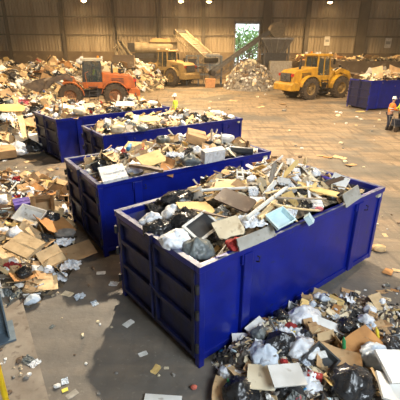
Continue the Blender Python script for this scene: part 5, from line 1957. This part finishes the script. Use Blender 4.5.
# ------------------------------------------------------------------ lights
def hi_bay(x, y, z, power, col, top, label, rad_=.35, visible=True):
    t = thing('high_bay_lamp', label, 'lamp', (x, y, z), 0, 'high bay lamps')
    m = MB().lathe([(.08, .45), (.12, .3), (.2, .25), (.42, 0), (.44, 0), (.22, .28), (.14, .34), (.1, .47)], 20, Matrix.Rotation(PI / 2, 4, 'X'))
    m.build('reflector', GREYSTEEL, t, smooth=True)
    em = bpy.data.materials.get('lamp_glow')
    if not em:
        em = bpy.data.materials.new('lamp_glow')
        em.use_nodes = True
        b = em.node_tree.nodes['Principled BSDF']
        b.inputs['Emission Color'].default_value = (1, .62, .25, 1)
        b.inputs['Emission Strength'].default_value = 30
    MB().lathe([(0, -.16), (.14, -.14), (.25, -.06), (.3, .0), (0, .0)], 20, Matrix.Rotation(PI / 2, 4, 'X')).build('lens', em, t)
    MB().tube([(0, 0, .4), (0, 0, top - z)], .02, 6).build('drop_rod', DARKSTEEL, t)
    l = bpy.data.lights.new('lamp_light', 'SPOT')
    l.spot_size = rad(160)
    l.spot_blend = .35
    l.energy = power
    l.color = col
    l.shadow_soft_size = rad_
    o = bpy.data.objects.new('lamp_light', l)
    C.objects.link(o)
    o.location = (x, y, z - .3)
    return t


WARM = (1.0, .76, .47)
KEY = (1.0, .84, .62)
hi_bay(-.75, 17.2, 12.0, 14500, KEY, 12.4, 'high bay lamp hung over the row of skips', .22)
hi_bay(14, 17.2, 12.0, 4600, WARM, 12.4, 'high bay lamp hung over the open floor on the right', .3)
hi_bay(-14, 32, 12.0, 5400, WARM, 12.4, 'high bay lamp hung over the orange loader')
hi_bay(0, 32, 12.0, 5400, WARM, 12.4, 'high bay lamp hung over the middle of the hall')
hi_bay(14, 32, 12.0, 5400, WARM, 12.4, 'high bay lamp hung over the yellow loader')
for px, nm in ((84, 'glowing lamp near the top left, above the far waste heap'), (181, 'glowing lamp above the dusty loader at the back'),
               (209, 'glowing lamp above the top of the pale conveyor'), (330, 'glowing lamp above the right hand bay')):
    p = at(px, 3, 50)
    hi_bay(p.x, 50, LZ, 4900, (1, .66, .3), LZ + 1.6, nm)
p = at(208, 1, 50)
# added cool area light standing in for daylight, behind the camera to the right
a = bpy.data.lights.new('daylight_fill', 'AREA')
a.shape = 'RECTANGLE'
a.size, a.size_y = 6, 5
a.energy = 1750
a.color = (.82, .92, 1.0)
o = bpy.data.objects.new('daylight_fill', a)
C.objects.link(o)
o.location = (7, -3.5, 9.0)
d = Vector((2.5, 5, 0)) - o.location
o.rotation_euler = d.to_track_quat('-Z', 'Y').to_euler()

w = bpy.data.worlds.new('daylight')
sc.world = w
w.use_nodes = True
N, L_ = w.node_tree.nodes, w.node_tree.links
bg = N['Background']
tc = N.new('ShaderNodeTexCoord')
sp = N.new('ShaderNodeSeparateXYZ')
L_.new(tc.outputs['Generated'], sp.inputs[0])
r = N.new('ShaderNodeValToRGB')
r.color_ramp.elements[0].position = .0
r.color_ramp.elements[0].color = (1.9, 2.2, 2.4, 1)
r.color_ramp.elements[1].position = .22
r.color_ramp.elements[1].color = (.12, .115, .11, 1)
L_.new(sp.outputs['Z'], r.inputs['Fac'])
# the sky over the yard is brighter than the sky behind the camera
mr = N.new('ShaderNodeMapRange')
mr.inputs['From Min'].default_value = -.3
mr.inputs['From Max'].default_value = .6
mr.inputs['To Min'].default_value = .28
mr.inputs['To Max'].default_value = 1.6
L_.new(sp.outputs['Y'], mr.inputs['Value'])
L_.new(mr.outputs['Result'], bg.inputs['Strength'])
su = bpy.data.lights.new('sun', 'SUN')
su.energy = 5
su.color = (1, .97, .9)
su.angle = rad(1)
o = bpy.data.objects.new('sun', su)
C.objects.link(o)
o.rotation_euler = Vector((-.35, 1.0, -1.25)).to_track_quat('-Z', 'Y').to_euler()
L_.new(r.outputs['Color'], bg.inputs['Color'])

# dust haze that fills the back of the hall
m = MB().box(-33.9, 20, .05, 33.9, YW - .5, 13.5)
hz = bpy.data.materials.new('dust_haze')
hz.use_nodes = True
nt = hz.node_tree
nt.nodes.clear()
v = nt.nodes.new('ShaderNodeVolumeScatter')
v.inputs['Color'].default_value = (1, .86, .66, 1)
v.inputs['Density'].default_value = .0016
v.inputs['Anisotropy'].default_value = .2
ou = nt.nodes.new('ShaderNodeOutputMaterial')
nt.links.new(v.outputs[0], ou.inputs['Volume'])
o = m.build('dust_haze', hz)
tag(o, 'warm dust haze hanging in the back half of the hall', 'haze')
o['kind'] = 'stuff'

vs = sc.view_settings
sc.display_settings.display_device = 'sRGB'
vs.view_transform = 'Standard'
vs.look = 'None'
vs.gamma = 1
vs.use_curve_mapping = False
vs.exposure = 0.3
sc.cycles.volume_bounces = 0
sc.cycles.max_bounces = 6
